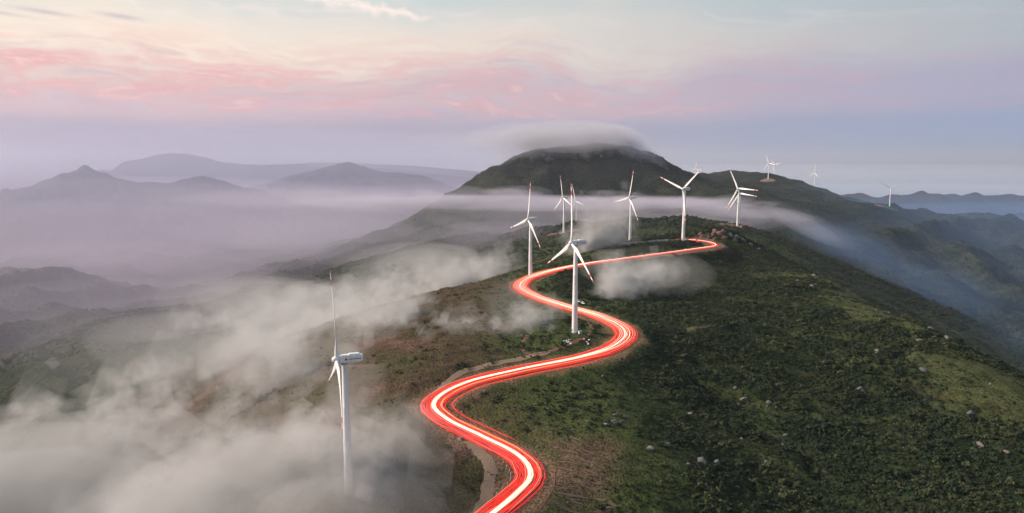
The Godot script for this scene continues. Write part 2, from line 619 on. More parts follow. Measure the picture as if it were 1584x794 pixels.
# ------------------------------------------------------------------ rocks, bushes
func rock_mesh(seed_: int, rough: float, flat_: Vector3) -> ArrayMesh:
	var n := FastNoiseLite.new()
	n.seed = seed_
	n.frequency = 0.7
	n.fractal_octaves = 3
	var cuts := []
	var r := RandomNumberGenerator.new()
	r.seed = seed_ * 31 + 5
	for k in 9:
		cuts.append([Vector3(r.randf_range(-1, 1), r.randf_range(-0.5, 1), r.randf_range(-1, 1)).normalized(), r.randf_range(0.5, 0.85)])
	var rows := 9
	var cols := 14
	var rings := []
	for j in rows + 1:
		var ring := PackedVector3Array()
		var th := PI * clampf(float(j) / rows, 0.02, 0.98)
		for i in cols:
			var ph := TAU * i / cols
			var d := Vector3(sin(th) * cos(ph), cos(th), sin(th) * sin(ph))
			var l := 1.0 + n.get_noise_3dv(d * 1.6) * rough
			for c in cuts:
				var dd: float = d.dot(c[0])
				if dd > 0.05:
					l = minf(l, c[1] / dd)
			ring.append(d * l * flat_)
		rings.append(ring)
	return loft(rings, true, true, true)

func bush_mesh(seed_: int, leaves: int, tall: float) -> ArrayMesh:
	# leaf clumps over an uneven dome, about one metre in radius
	var r := RandomNumberGenerator.new()
	r.seed = seed_
	var st := SurfaceTool.new()
	st.begin(Mesh.PRIMITIVE_TRIANGLES)
	st.set_smooth_group(-1)
	var lumps := []
	for k in 5:
		lumps.append([Vector3(r.randf_range(-0.5, 0.5), r.randf_range(0.15, 0.55) * tall, r.randf_range(-0.5, 0.5)), r.randf_range(0.38, 0.6)])
	for k in leaves:
		var l = lumps[k % 5]
		var d := Vector3(r.randfn(), absf(r.randfn()) * 0.9 - 0.15, r.randfn()).normalized()
		var p: Vector3 = l[0] + d * l[1] * r.randf_range(0.75, 1.1)
		var u := d.cross(Vector3(r.randfn(), r.randfn(), r.randfn())).normalized()
		var v := d.cross(u).normalized()
		u = (u + d * r.randf_range(-0.6, 0.6)) * r.randf_range(0.16, 0.30)
		v = (v + d * r.randf_range(-0.6, 0.6)) * r.randf_range(0.16, 0.30)
		st.set_color(Color.WHITE * r.randf_range(0.65, 1.35))
		for q in [p - u, p + v * 0.7, p + u, p - u, p + u, p - v * 0.7]:
			st.add_vertex(q)
	st.generate_normals()
	return st.commit()

func scatter(called: String, label: String, mesh: Mesh, where: Array, tints: PackedColorArray) -> void:
	var mm := MultiMesh.new()
	mm.transform_format = MultiMesh.TRANSFORM_3D
	mm.use_colors = true
	mm.mesh = mesh
	mm.instance_count = where.size()
	for i in where.size():
		mm.set_instance_transform(i, where[i])
		mm.set_instance_color(i, tints[i])
	var o := MultiMeshInstance3D.new()
	o.name = numbered(called)
	o.multimesh = mm
	o.material_override = W.leaf
	add_child(o)
	o.set_meta("kind", "stuff")
	tag(o, label, "vegetation")

# ------------------------------------------------------------------ mist
# a bank of mist: many thin puffs, each of the same small optical depth, thick where they crowd
func bank(called: String, label: String, line: Array, spread: float, low: float, high: float, count: int, size: Vector2, tau: float, stretch: Vector3, gate: float, albedo := Color(1, 0.985, 0.97), freq := 1.0, on_ground := true, round_ := false) -> void:
	var o := root_at(called, Vector3.ZERO)
	o.set_meta("kind", "stuff")
	tag(o, label, "mist")
	var mats := []
	for k in 5:
		var fm := FogMaterial.new()
		fm.albedo = albedo
		fm.density = tau / lerpf(size.x, size.y, (k + 0.5) / 5.0)
		mats.append(fm)
	var made := 0
	var tries := 0
	while made < count and tries < count * 60:
		tries += 1
		var u := rng.randf() * (line.size() - 1)
		var i := mini(int(u), line.size() - 2)
		var c: Vector3 = line[i].lerp(line[i + 1], u - i)
		var x := c.x + rng.randfn() * spread
		var z := c.z + rng.randfn() * spread
		var v := n_mist.get_noise_3d(x * freq, c.y * 0.5, z * freq * 1.3)
		if v < gate + rng.randf_range(-0.02, 0.04):
			continue
		var f := FogVolume.new()
		f.name = "mist_puff"
		f.shape = RenderingServer.FOG_VOLUME_SHAPE_ELLIPSOID if round_ else RenderingServer.FOG_VOLUME_SHAPE_BOX
		var share := pow(rng.randf(), 2.0)
		var q := lerpf(size.x, size.y, share)
		f.material = mats[mini(int(share * 5.0), 4)]
		f.size = Vector3(q, q, q) * stretch * Vector3(rng.randf_range(0.7, 1.3), rng.randf_range(0.7, 1.3), rng.randf_range(0.7, 1.3))
		var up := rng.randf() * (rng.randf() if on_ground else 1.0)
		var lift := lerpf(low, high, up * (clampf(0.4 + (v - gate) * 3.0, 0.2, 1.4) if on_ground else 1.0))
		f.position = Vector3(x, (maxf(ground(x, z), c.y) if on_ground else c.y) + lift, z)
		if stretch.y < 0.6:
			f.rotation = Vector3(rng.randf_range(-0.15, 0.15), rng.randf_range(-0.7, 0.7), rng.randf_range(-0.1, 0.1))
		else:
			f.rotation = Vector3(rng.randf_range(-3, 3), rng.randf_range(-3, 3), rng.randf_range(-3, 3))
		o.add_child(f, true)
		made += 1

# smooth fog: each body is a few ellipsoids one inside the other, so that it thins out towards its edge
func soft(called: String, label: String, bodies: Array, albedo: Color) -> void:
	var o := root_at(called, Vector3.ZERO)
	o.set_meta("kind", "stuff")
	tag(o, label, "mist")
	for b in bodies:
		var layers: int = b[2]
		for k in layers:
			var fm := FogMaterial.new()
			fm.albedo = albedo
			fm.density = b[3] * (k + 1.0) / (layers * (layers + 1) / 2.0)
			var f := FogVolume.new()
			f.name = "mist_puff"
			f.shape = RenderingServer.FOG_VOLUME_SHAPE_ELLIPSOID
			f.material = fm
			var t := 1.0 - 0.62 * k / layers
			f.size = b[1] * Vector3(t, lerpf(t, 1.0, 0.15), t)
			f.position = b[0] + Vector3(rng.randf_range(-0.06, 0.06) * b[1].x, rng.randf_range(-0.07, 0.07) * b[1].y, rng.randf_range(-0.06, 0.06) * b[1].z)
			f.rotation = Vector3(0, b[4] if b.size() > 4 else 0.0, b[5] if b.size() > 5 else 0.0)
			o.add_child(f, true)

# ------------------------------------------------------------------ far ranges
func mountain_range(crest: Array, half: float, base: float, seed_: int, mat: Material) -> void:
	var n := FastNoiseLite.new()
	n.seed = seed_
	n.fractal_type = FastNoiseLite.FRACTAL_RIDGED
	n.frequency = 2.4 / half
	n.fractal_octaves = 4
	var line := PackedVector3Array()
	for p in crest:
		line.append(p)
	var length := 0.0
	for i in line.size() - 1:
		length += line[i].distance_to(line[i + 1])
	var p2: PackedVector3Array = catmull(line, length / 180.0)[0]
	var s := sides(p2)
	var across := 36
	var v := PackedVector3Array()
	for i in p2.size():
		for a in across + 1:
			var t := 2.0 * a / across - 1.0
			t = signf(t) * pow(absf(t), 1.3)
			var q := p2[i] + Vector3(0, 0, 1) * t * half + s[i] * 0.0
			var fall := pow(absf(t), 0.85)
			var h := lerpf(p2[i].y, base, fall)
			h += n.get_noise_2d(q.x, q.z) * (p2[i].y - base) * 0.30 * smoothstep(0.0, 0.25, absf(t)) * (1.0 - absf(t) * 0.6)
			h += n.get_noise_2d(q.x * 2.7, q.z * 2.7) * (p2[i].y - base) * 0.035
			v.append(Vector3(q.x, h, q.z))
	structure("mountain_range", grid_mesh(across + 1, p2.size(), v, PackedColorArray()), mat)

# ------------------------------------------------------------------ light streaks
func half_width(k: float) -> float:
	if k < 14.0:
		return lerpf(7.4, 8.2, smoothstep(11.0, 14.0, k))
	if k < 19.0:
		return 8.2
	return lerpf(8.2, 4.2, smoothstep(19.0, 21.5, k))

func streak(mat: Material, offset: float, wander: float, height: float, thick: float, k0: float, k1: float, label: String, group: String, pinch := 1.0) -> void:
	var rings := []
	var last := road.size() - 1
	for i in range(0, last + 1, 2):
		var k := road_knot[i]
		if k < k0 or k > k1:
			continue
		var e := minf(smoothstep(k0, k0 + 0.6, k), smoothstep(k1, k1 - 0.6, k))
		var spread := half_width(k) / 8.2
		if pinch < 1.0:
			spread *= lerpf(pinch, 1.0, smoothstep(11.0, 14.0, k) * smoothstep(20.5, 19.0, k))
		var lat := (offset + wander * n_fine.get_noise_2d(k * 14.0 + offset * 40.0, offset * 300.0)) * spread
		var c := road[i] + road_side[i] * lat + Vector3(0, height, 0)
		c.y = maxf(c.y, ground(c.x, c.z) + 0.3)
		var r := thick * (0.25 + 0.75 * e) * lerpf(1.0, 0.55, smoothstep(19.0, 21.0, k))
		rings.append(PackedVector3Array([c + Vector3(0, r * 0.6, 0), c + road_side[i] * r, c - Vector3(0, r * 0.6, 0), c - road_side[i] * r]))
	if rings.size() < 3:
		return
	var o := part("light_trail", loft(rings), mat, self)
	tag(o, label, "light trail", group)

func _ready() -> void:
	# ---------------- camera, sky, sun, air
	var cam := Camera3D.new()
	cam.name = "camera"
	cam.position = Vector3(0, 700, 0)
	cam.rotation.x = -atan(152.0 / 1070.0)
	cam.fov = rad_to_deg(2.0 * atan(397.0 / 1070.0))
	cam.near = 1.0
	cam.far = 90000.0
	add_child(cam)
	rng.seed = 20240
	for q in [[n_wide, 5, 0.0012, 3], [n_mid, 6, 0.011, 4], [n_fine, 7, 0.06, 3], [n_patch, 8, 0.0065, 4], [n_mist, 9, 0.0062, 4]]:
		q[0].seed = q[1]
		q[0].frequency = q[2]
		q[0].fractal_octaves = q[3]
	n_ridge.seed = 21
	n_ridge.frequency = 0.0021
	n_ridge.fractal_type = FastNoiseLite.FRACTAL_RIDGED
	n_ridge.fractal_octaves = 4
	n_ridge.fractal_gain = 0.45
	var env := Environment.new()
	env.background_mode = Environment.BG_SKY
	env.sky = Sky.new()
	env.sky.sky_material = make_sky()
	env.tonemap_mode = Environment.TONE_MAPPER_LINEAR
	env.tonemap_exposure = 1.36
	env.volumetric_fog_enabled = true
	env.volumetric_fog_density = 0.000035
	env.volumetric_fog_albedo = Color(0.90, 0.93, 1.0)
	env.volumetric_fog_anisotropy = 0.3
	env.sdfgi_enabled = true
	env.ssao_enabled = true
	env.ssil_enabled = true
	var we := WorldEnvironment.new()
	we.name = "environment"
	we.environment = env
	add_child(we)
	var sun := DirectionalLight3D.new()
	sun.name = "sun"
	sun.light_color = Color(1.0, 0.92, 0.86)
	sun.light_energy = 1.6
	sun.light_angular_distance = 8.0
	sun.shadow_enabled = true
	sun.rotation_degrees = Vector3(-28, -98, 0)
	add_child(sun)
	make_materials()

	# ---------------- terrain
	var ctrl := knots()
	ctrl.append_array(PackedVector3Array([Vector3(85, 557, -420), Vector3(108, 546, -382), Vector3(128, 537, -344), Vector3(141, 530, -316), Vector3(135, 563, -456), Vector3(163, 552, -410), Vector3(235, 557, -396), Vector3(238, 548, -342), Vector3(234, 541, -296), Vector3(49, 557, -364), Vector3(35, 552, -334), Vector3(69, 551, -336), Vector3(61, 541, -295), Vector3(31, 543, -292), Vector3(181, 569, -616), Vector3(187, 572, -736), Vector3(209, 570, -536), Vector3(220, 565, -449), Vector3(-76, 545, -304), Vector3(45, 576, -484), Vector3(22, 573, -470), Vector3(20, 570, -743), Vector3(216, 597, -867), Vector3(386, 584, -1179), Vector3(171, 579, -995), Vector3(95, 564, -1261)]))
	ctrl.append_array(PackedVector3Array([Vector3(260, 607, -900), Vector3(278, 603, -890), Vector3(252, 585, -840), Vector3(320, 580, -830), Vector3(338, 572, -700), Vector3(325, 570, -560), Vector3(309, 574, -474), Vector3(315, 564, -410), Vector3(-159, 536, -480), Vector3(-361, 471, -760), Vector3(-218, 501, -450), Vector3(-354, 470, -520), Vector3(-588, 435, -880), Vector3(-347, 464, -440), Vector3(-181, 501, -370), Vector3(-630, 420, -820), Vector3(-55, 558, -372), Vector3(-82, 566, -445), Vector3(-47, 571, -535), Vector3(-120, 559, -540)]))
	ctrl.append_array(PackedVector3Array([Vector3(-1, 568, -745), Vector3(-66, 557, -760), Vector3(-136, 542, -745), Vector3(-180, 533, -720), Vector3(-187, 499, -1300), Vector3(-275, 477, -1250), Vector3(-368, 451, -1200), Vector3(-431, 433, -1150), Vector3(-510, 418, -1080), Vector3(-42, 530, -1400), Vector3(-1265, 366, -1900), Vector3(-1429, 352, -1900), Vector3(-1076, 348, -1850), Vector3(-905, 315, -1750), Vector3(-1099, 350, -1450), Vector3(-869, 367, -1350), Vector3(-1131, 213, -2250), Vector3(-944, 285, -2150), Vector3(-771, 331, -2250), Vector3(-525, 375, -2400), Vector3(-350, 426, -2450)]))
	ctrl.append_array(PackedVector3Array([Vector3(220, 742, -2600), Vector3(220, 738, -2690), Vector3(380, 736, -2690), Vector3(100, 732, -2690), Vector3(250, 694, -2450), Vector3(55, 730, -2600), Vector3(139, 738, -2600), Vector3(306, 742, -2600), Vector3(451, 742, -2600), Vector3(507, 716, -2600), Vector3(574, 659, -2600), Vector3(652, 623, -2620), Vector3(-29, 676, -2600), Vector3(-125, 605, -2580), Vector3(-190, 563, -2550), Vector3(131, 693, -2440), Vector3(380, 689, -2440), Vector3(153, 525, -2100), Vector3(-24, 515, -2100), Vector3(330, 525, -2100), Vector3(476, 539, -2050)]))
	ctrl.append_array(PackedVector3Array([Vector3(854, 597, -2800), Vector3(1038, 596, -2817), Vector3(1108, 609, -2900), Vector3(1216, 592, -3000), Vector3(1351, 560, -3100), Vector3(1375, 520, -2900), Vector3(1383, 513, -2700), Vector3(1313, 520, -2405), Vector3(1354, 487, -2300), Vector3(1434, 447, -2250), Vector3(1553, 437, -2300), Vector3(1749, 440, -2350), Vector3(1430, 578, -4275), Vector3(1331, 596, -3527), Vector3(726, 543, -2000), Vector3(474, 554, -1150), Vector3(519, 531, -1080), Vector3(549, 507, -1000), Vector3(650, 472, -1350), Vector3(813, 513, -1900), Vector3(909, 475, -1750), Vector3(951, 438, -1600), Vector3(1012, 381, -1500), Vector3(1065, 327, -1400)]))
	ctrl.append_array(PackedVector3Array([Vector3(2000, 200, -4300), Vector3(2700, 150, -4300), Vector3(2700, 220, -3500), Vector3(1780, 330, -4400), Vector3(1500, 380, -4750), Vector3(2200, 280, -2900), Vector3(-2500, 150, -4400), Vector3(-300, 250, -4500), Vector3(700, 350, -4500), Vector3(378, 525, -492), Vector3(371, 538, -569), Vector3(390, 530, -672), Vector3(405, 535, -840), Vector3(384, 545, -996), Vector3(450, 470, -560), Vector3(430, 480, -400), Vector3(480, 480, -720), Vector3(370, 530, -400), Vector3(0, 495, 0), Vector3(-100, 509, -100), Vector3(200, 509, -100), Vector3(60, 502, -190), Vector3(-100, 510, -950), Vector3(-250, 470, -900), Vector3(-300, 440, -250), Vector3(-700, 330, -400), Vector3(-900, 300, -700), Vector3(-1500, 250, -2900), Vector3(-2600, 200, -2500), Vector3(-2500, 150, -1000), Vector3(-1500, 200, -300), Vector3(100, 480, -3300), Vector3(400, 480, -3400), Vector3(900, 380, -700), Vector3(700, 430, -900), Vector3(620, 430, -480), Vector3(520, 450, -300), Vector3(430, 450, -100), Vector3(1100, 250, -500), Vector3(2000, 300, -3600), Vector3(3000, 250, -1500), Vector3(2500, 150, -500), Vector3(-800, 250, -3500), Vector3(0, 200, 1000), Vector3(-1500, 100, 800), Vector3(2000, 100, 800)]))
	spline_solve(ctrl)
	make_road_curve()
	make_terrain()
	make_ranges()
	make_roads()
	make_mist()
	make_turbines()
	make_rocks()
	make_plants()
	make_streaks()
	make_small_things()

func make_terrain() -> void:
	fill_table(t_mid, -2800.0, -4600.0, 50.0, 123, 117)
	fill_table(t_near, -480.0, -1060.0, 12.5, 81, 81)
	# near sheet, 2.5 m
	var nx := 353
	var nz := 353
	var x0 := -420.0
	var z0 := -1000.0
	var st := 2.5
	var dist := PackedFloat32Array()
	var want := PackedFloat32Array()
	dist.resize(nx * nz)
	want.resize(nx * nz)
	dist.fill(1e9)
	for i in road.size():
		var p := road[i]
		var ci := int((p.x - x0) / st)
		var cj := int((p.z - z0) / st)
		for j in range(maxi(cj - 13, 0), mini(cj + 14, nz)):
			for k in range(maxi(ci - 13, 0), mini(ci + 14, nx)):
				var dx := x0 + k * st - p.x
				var dz := z0 + j * st - p.z
				var d := dx * dx + dz * dz
				if d < dist[j * nx + k]:
					dist[j * nx + k] = d
					want[j * nx + k] = p.y
	g_near.x0 = x0
	g_near.z0 = z0
	g_near.step = st
	g_near.nx = nx
	g_near.nz = nz
	g_near.h.resize(nx * nz)
	for j in nz:
		for i in nx:
			var x := x0 + i * st
			var z := z0 + j * st
			var q := j * nx + i
			var edge := minf(minf(x - x0, x0 + (nx - 1) * st - x), minf(z - z0, z0 + (nz - 1) * st - z))
			var h := lerpf(t_mid.at(x, z), t_near.at(x, z), smoothstep(0.0, 60.0, edge)) + bumps(x, z) + n_fine.get_noise_2d(x, z) * 0.9 - gully(x, z) * 5.5
			if dist[q] < 1e8:
				var d := sqrt(dist[q])
				h = lerpf(want[q] - 0.2, h, smoothstep(9.5, 27.0, d))
			# rocky knob above the last bend
			var kx := (x - 262.0) / 34.0
			var kz := (z + 893.0) / 26.0
			h += 5.0 * exp(-kx * kx - kz * kz) * (0.7 + n_fine.get_noise_2d(x * 1.4, z * 1.4) * 1.4)
			# levelled turbine pads
			for pad in [[45.0, -484.0, 576.0, 9.0], [-76.0, -304.0, 545.0, 9.0], [216.0, -867.0, 597.0, 7.0], [171.0, -995.0, 579.0, 9.0]]:
				var pd := Vector2(x - pad[0], z - pad[1]).length()
				if pd < pad[3] * 2.5:
					h = lerpf(pad[2], h, smoothstep(pad[3], pad[3] * 2.5, pd))
			g_near.h[q] = h
	# middle sheet, 17.5 m, with a hole for the near one
	var mx := 317
	var mz := 257
	var ms := 17.5
	var mx0 := -2757.5
	var mz0 := -4500.0
	g_mid.x0 = mx0
	g_mid.z0 = mz0
	g_mid.step = ms
	g_mid.nx = mx
	g_mid.nz = mz
	g_mid.h.resize(mx * mz)
	var v := PackedVector3Array()
	var c := PackedColorArray()
	v.resize(mx * mz)
	c.resize(mx * mz)
	for j in mz:
		for i in mx:
			var x := mx0 + i * ms
			var z := mz0 + j * ms
			var edge := minf(minf(x - mx0, mx0 + (mx - 1) * ms - x), minf(z - mz0, 99999.0))
			var h := lerpf(130.0, t_mid.at(x, z) + bumps(x, z), smoothstep(-20.0, 500.0, edge))
			if z > -20.0:
				h = lerpf(h, 130.0, smoothstep(-20.0, -20.0 + 17.5, z) * 0.0)
			g_mid.h[j * mx + i] = h
			if g_near.holds(x, z):
				h -= 4.0
			v[j * mx + i] = Vector3(x, h, z)
	for j in mz:
		for i in mx:
			var sx := absf(g_mid.h[j * mx + mini(i + 1, mx - 1)] - g_mid.h[j * mx + i]) / ms
			c[j * mx + i] = tint(v[j * mx + i].x, v[j * mx + i].z, sx)
	var hole := Rect2i(int((x0 - mx0) / ms) + 2, int((z0 - mz0) / ms) + 2, int((nx - 1) * st / ms) - 4, int((nz - 1) * st / ms) - 4)
	structure("hills", grid_mesh(mx, mz, v, c, hole), W.hills)
	v = PackedVector3Array()
	c = PackedColorArray()
	v.resize(nx * nz)
	c.resize(nx * nz)
	for j in nz:
		for i in nx:
			var x := x0 + i * st
			var z := z0 + j * st
			var q := j * nx + i
			var drop := 5.0 if i == 0 or j == 0 or i == nx - 1 or j == nz - 1 else 0.0
			v[q] = Vector3(x, g_near.h[q] - drop, z)
			var slope := absf(g_near.h[j * nx + mini(i + 1, nx - 1)] - g_near.h[q]) / st
			var col := tint(x, z, slope)
			if dist[q] < 1e8:
				var d := sqrt(dist[q])
				col = col.lerp(Color(0.26, 0.16, 0.10), smoothstep(17.0, 9.0, d + n_fine.get_noise_2d(x, z) * 6.0) * 0.8)
			c[q] = col
	structure("ground", grid_mesh(nx, nz, v, c), W.ground)
	# plain out to the horizon
	var fx := 121
	v = PackedVector3Array()
	c = PackedColorArray()
	for j in fx:
		for i in fx:
			var x := -60000.0 + i * 1000.0
			var z := -61000.0 + j * 560.0
			v.append(Vector3(x, 60.0 + n_wide.get_noise_2d(x * 0.2, z * 0.2) * 60.0, z))
			c.append(Color(0.05, 0.06, 0.035))
	structure("terrain", grid_mesh(fx, fx, v, c), W.hills)

func make_ranges() -> void:
	mountain_range([Vector3(-4457, 283, -5000), Vector3(-3980, 362, -5000), Vector3(-3692, 432, -5000), Vector3(-3403, 525, -5000), Vector3(-3211, 594, -5000), Vector3(-3125, 622, -5000), Vector3(-3063, 645, -5000), Vector3(-2978, 608, -5000), Vector3(-2798, 544, -5000), Vector3(-2636, 525, -5000), Vector3(-2474, 525, -5000), Vector3(-2332, 553, -5000), Vector3(-2215, 562, -5000), Vector3(-2078, 534, -5000), Vector3(-1941, 488, -5000), Vector3(-1781, 437, -5000), Vector3(-1504, 362, -5000), Vector3(-1086, 283, -5000)], 1500.0, 120.0, 301, W.range)
	mountain_range([Vector3(-8783, 218, -9500), Vector3(-7533, 306, -9500), Vector3(-6468, 350, -9500), Vector3(-5753, 447, -9500), Vector3(-5392, 543, -9500), Vector3(-4984, 700, -9500), Vector3(-4584, 770, -9500), Vector3(-4236, 717, -9500), Vector3(-3933, 639, -9500), Vector3(-3451, 604, -9500), Vector3(-2922, 613, -9500), Vector3(-2396, 552, -9500), Vector3(-1691, 552, -9500), Vector3(-635, 438, -9500), Vector3(601, 306, -9500)], 2600.0, 120.0, 302, W.range)
	mountain_range([Vector3(-3220, 182, -7000), Vector3(-2886, 299, -7000), Vector3(-2685, 403, -7000), Vector3(-2421, 462, -7000), Vector3(-2223, 526, -7000), Vector3(-2026, 565, -7000), Vector3(-1830, 616, -7000), Vector3(-1647, 655, -7000), Vector3(-1505, 616, -7000), Vector3(-1344, 565, -7000), Vector3(-1117, 552, -7000), Vector3(-923, 526, -7000), Vector3(-729, 462, -7000), Vector3(-469, 377, -7000), Vector3(52, 280, -7000)], 2000.0, 120.0, 303, W.range)
	mountain_range([Vector3(-1061, 346, -4500), Vector3(-849, 405, -4500), Vector3(-764, 438, -4500), Vector3(-680, 463, -4500), Vector3(-596, 442, -4500), Vector3(-471, 417, -4500), Vector3(-303, 379, -4500), Vector3(-51, 325, -4500)], 900.0, 120.0, 304, W.range)
	mountain_range([Vector3(2541, 149, -7000), Vector3(2994, 247, -7000), Vector3(3187, 293, -7000), Vector3(3316, 312, -7000), Vector3(3503, 351, -7000), Vector3(3669, 306, -7000), Vector3(3805, 319, -7000), Vector3(3937, 299, -7000), Vector3(4046, 332, -7000), Vector3(4134, 371, -7000), Vector3(4262, 325, -7000), Vector3(4456, 345, -7000), Vector3(4556, 319, -7000), Vector3(4670, 358, -7000), Vector3(4818, 312, -7000), Vector3(5011, 338, -7000), Vector3(5169, 325, -7000), Vector3(5595, 364, -7000), Vector3(6589, 247, -7000)], 1700.0, 70.0, 305, W.range)
	mountain_range([Vector3(2485, 85, -5200), Vector3(2870, 173, -5200), Vector3(3060, 232, -5200), Vector3(3183, 217, -5200), Vector3(3326, 256, -5200), Vector3(3450, 237, -5200), Vector3(3616, 276, -5200), Vector3(3740, 261, -5200), Vector3(3853, 291, -5200), Vector3(4422, 252, -5200)], 1000.0, 80.0, 306, W.range)
	mountain_range([Vector3(2464, 138, -4300), Vector3(2661, 199, -4300), Vector3(2780, 232, -4300), Vector3(2899, 252, -4300), Vector3(2999, 260, -4300), Vector3(3098, 281, -4300), Vector3(3194, 289, -4300), Vector3(3663, 281, -4300)], 800.0, 80.0, 307, W.range)
	mountain_range([Vector3(-15675, 152, -17000), Vector3(-12835, 121, -17000), Vector3(-7769, 231, -17000), Vector3(-5861, 497, -17000), Vector3(-4597, 591, -17000), Vector3(-2709, 528, -17000), Vector3(-1450, 435, -17000), Vector3(-505, 341, -17000), Vector3(1708, 74, -17000)], 3000.0, 80.0, 309, W.range)

func make_roads() -> void:
	var v := PackedVector3Array()
	for i in road.size():
		for a in 9:
			var t := a / 4.0 - 1.0
			var q := road[i] + road_side[i] * t * 6.0
			var y := road[i].y + (0.18 if absf(t) < 0.99 else -0.35)
			v.append(Vector3(q.x, y, q.z))
	structure("road", grid_mesh(9, road.size(), v, PackedColorArray()), W.asphalt)
	for e in [-1.0, 1.0]:
		v = PackedVector3Array()
		for i in road.size():
			for a in 2:
				var q: Vector3 = road[i] + road_side[i] * e * (5.0 + 0.15 * a)
				v.append(q + Vector3(0, 0.186, 0))
		structure("road_marking", grid_mesh(2, road.size(), v, PackedColorArray()), W.concrete)
	var lines := {
		"dirt_track": [[Vector3(-27, 0, -352), Vector3(-18, 0, -338), Vector3(-11, 0, -323), Vector3(-11, 0, -310), Vector3(-13, 0, -297), Vector3(-17, 0, -286), Vector3(-30, 0, -262)], 3.2],
		"dirt_track_b": [[Vector3(-51, 0, -383), Vector3(-46, 0, -396), Vector3(-41, 0, -411), Vector3(-30, 0, -427), Vector3(-13, 0, -437), Vector3(3, 0, -444), Vector3(16, 0, -451), Vector3(26, 0, -454)], 2.2],
		"dirt_track_c": [[Vector3(44, 0, -548), Vector3(55, 0, -530), Vector3(58, 0, -508), Vector3(58, 0, -490), Vector3(51, 0, -472), Vector3(41, 0, -464), Vector3(25, 0, -455), Vector3(12, 0, -452), Vector3(7, 0, -462), Vector3(8, 0, -475), Vector3(14, 0, -490)], 1.3],
		"footpath": [[Vector3(21, 0, -321), Vector3(20, 0, -309), Vector3(16, 0, -298), Vector3(11, 0, -288)], 0.35],
		"dirt_track_e": [[Vector3(36, 0, -770), Vector3(52, 0, -748), Vector3(80, 0, -735), Vector3(120, 0, -728)], 1.6],
	}
	for k in lines:
		structure("dirt_track" if k.begins_with("dirt") else k, draped(PackedVector3Array(lines[k][0]), lines[k][1], 0.16, 0.5, 6), W.red_earth if k in ["footpath", "dirt_track_c"] else W.dirt)
	# bare pads round turbines and the cut benches on the far ridge
	for p in [[386.0, -1183.0, 34.0, 12.0, "red_earth"], [95.0, -1265.0, 34.0, 14.0, "red_earth"], [171.0, -999.0, 26.0, 9.0, "red_earth"], [1038.0, -2812.0, 38.0, 14.0, "dirt"], [1351.0, -3095.0, 60.0, 20.0, "dirt"], [1430.0, -4270.0, 70.0, 22.0, "dirt"], [1255.0, -2400.0, 46.0, 18.0, "red_earth"], [1313.0, -2399.0, 32.0, 16.0, "green_net"], [190.0, -905.0, 17.0, 9.0, "concrete"], [256.0, -846.0, 15.0, 9.0, "red_earth"], [228.0, -886.0, 20.0, 7.0, "red_earth"], [1200.0, -2700.0, 60.0, 8.0, "dirt"]]:
		var ring := PackedVector3Array()
		var cols := PackedColorArray()
		for j in 9:
			for i in 25:
				var a := TAU * i / 24.0
				var r: float = j / 8.0 * (1.0 + 0.25 * n_mid.get_noise_2d(cos(a) * 90.0 + p[0], sin(a) * 90.0 + p[1]))
				var x: float = p[0] + cos(a) * r * p[2]
				var z: float = p[1] + sin(a) * r * p[3]
				ring.append(Vector3(x, ground(x, z) + (0.9 if p[1] < -1000.0 else 0.3) * (1.0 if j < 8 else -1.5), z))
		structure("earth_pad", grid_mesh(25, 9, ring, cols), W[p[4]])
	# benches of bare soil stepping down the slope inside the lowest bend
	for k in 24:
		var t := k / 23.0
		var x0 := lerpf(23.0, 15.0, t) + rng.randf_range(-2, 3)
		var x1 := lerpf(45.0, 52.0, t) + rng.randf_range(-7, 4)
		var wob := rng.randf() * 6.0
		var u := rng.randf() * 0.2
		while u < 0.85:
			var u1 := minf(u + rng.randf_range(0.16, 0.55), 1.0)
			var line := PackedVector3Array()
			var jump := rng.randf_range(-0.7, 0.7)
			for i in 6:
				var q := lerpf(u, u1, i / 5.0)
				line.append(Vector3(lerpf(x0, x1, q), 0, lerpf(-352.0, -288.0, t) + q * lerpf(17.0, 2.0, t) + sin(q * 7.0 + wob) * 0.9 + jump))
			structure("terrace_bank", draped(line, 0.25 + 0.4 * rng.randf(), 0.3, 2.6, 4), W.bank)
			u = u1 + rng.randf_range(0.04, 0.22)

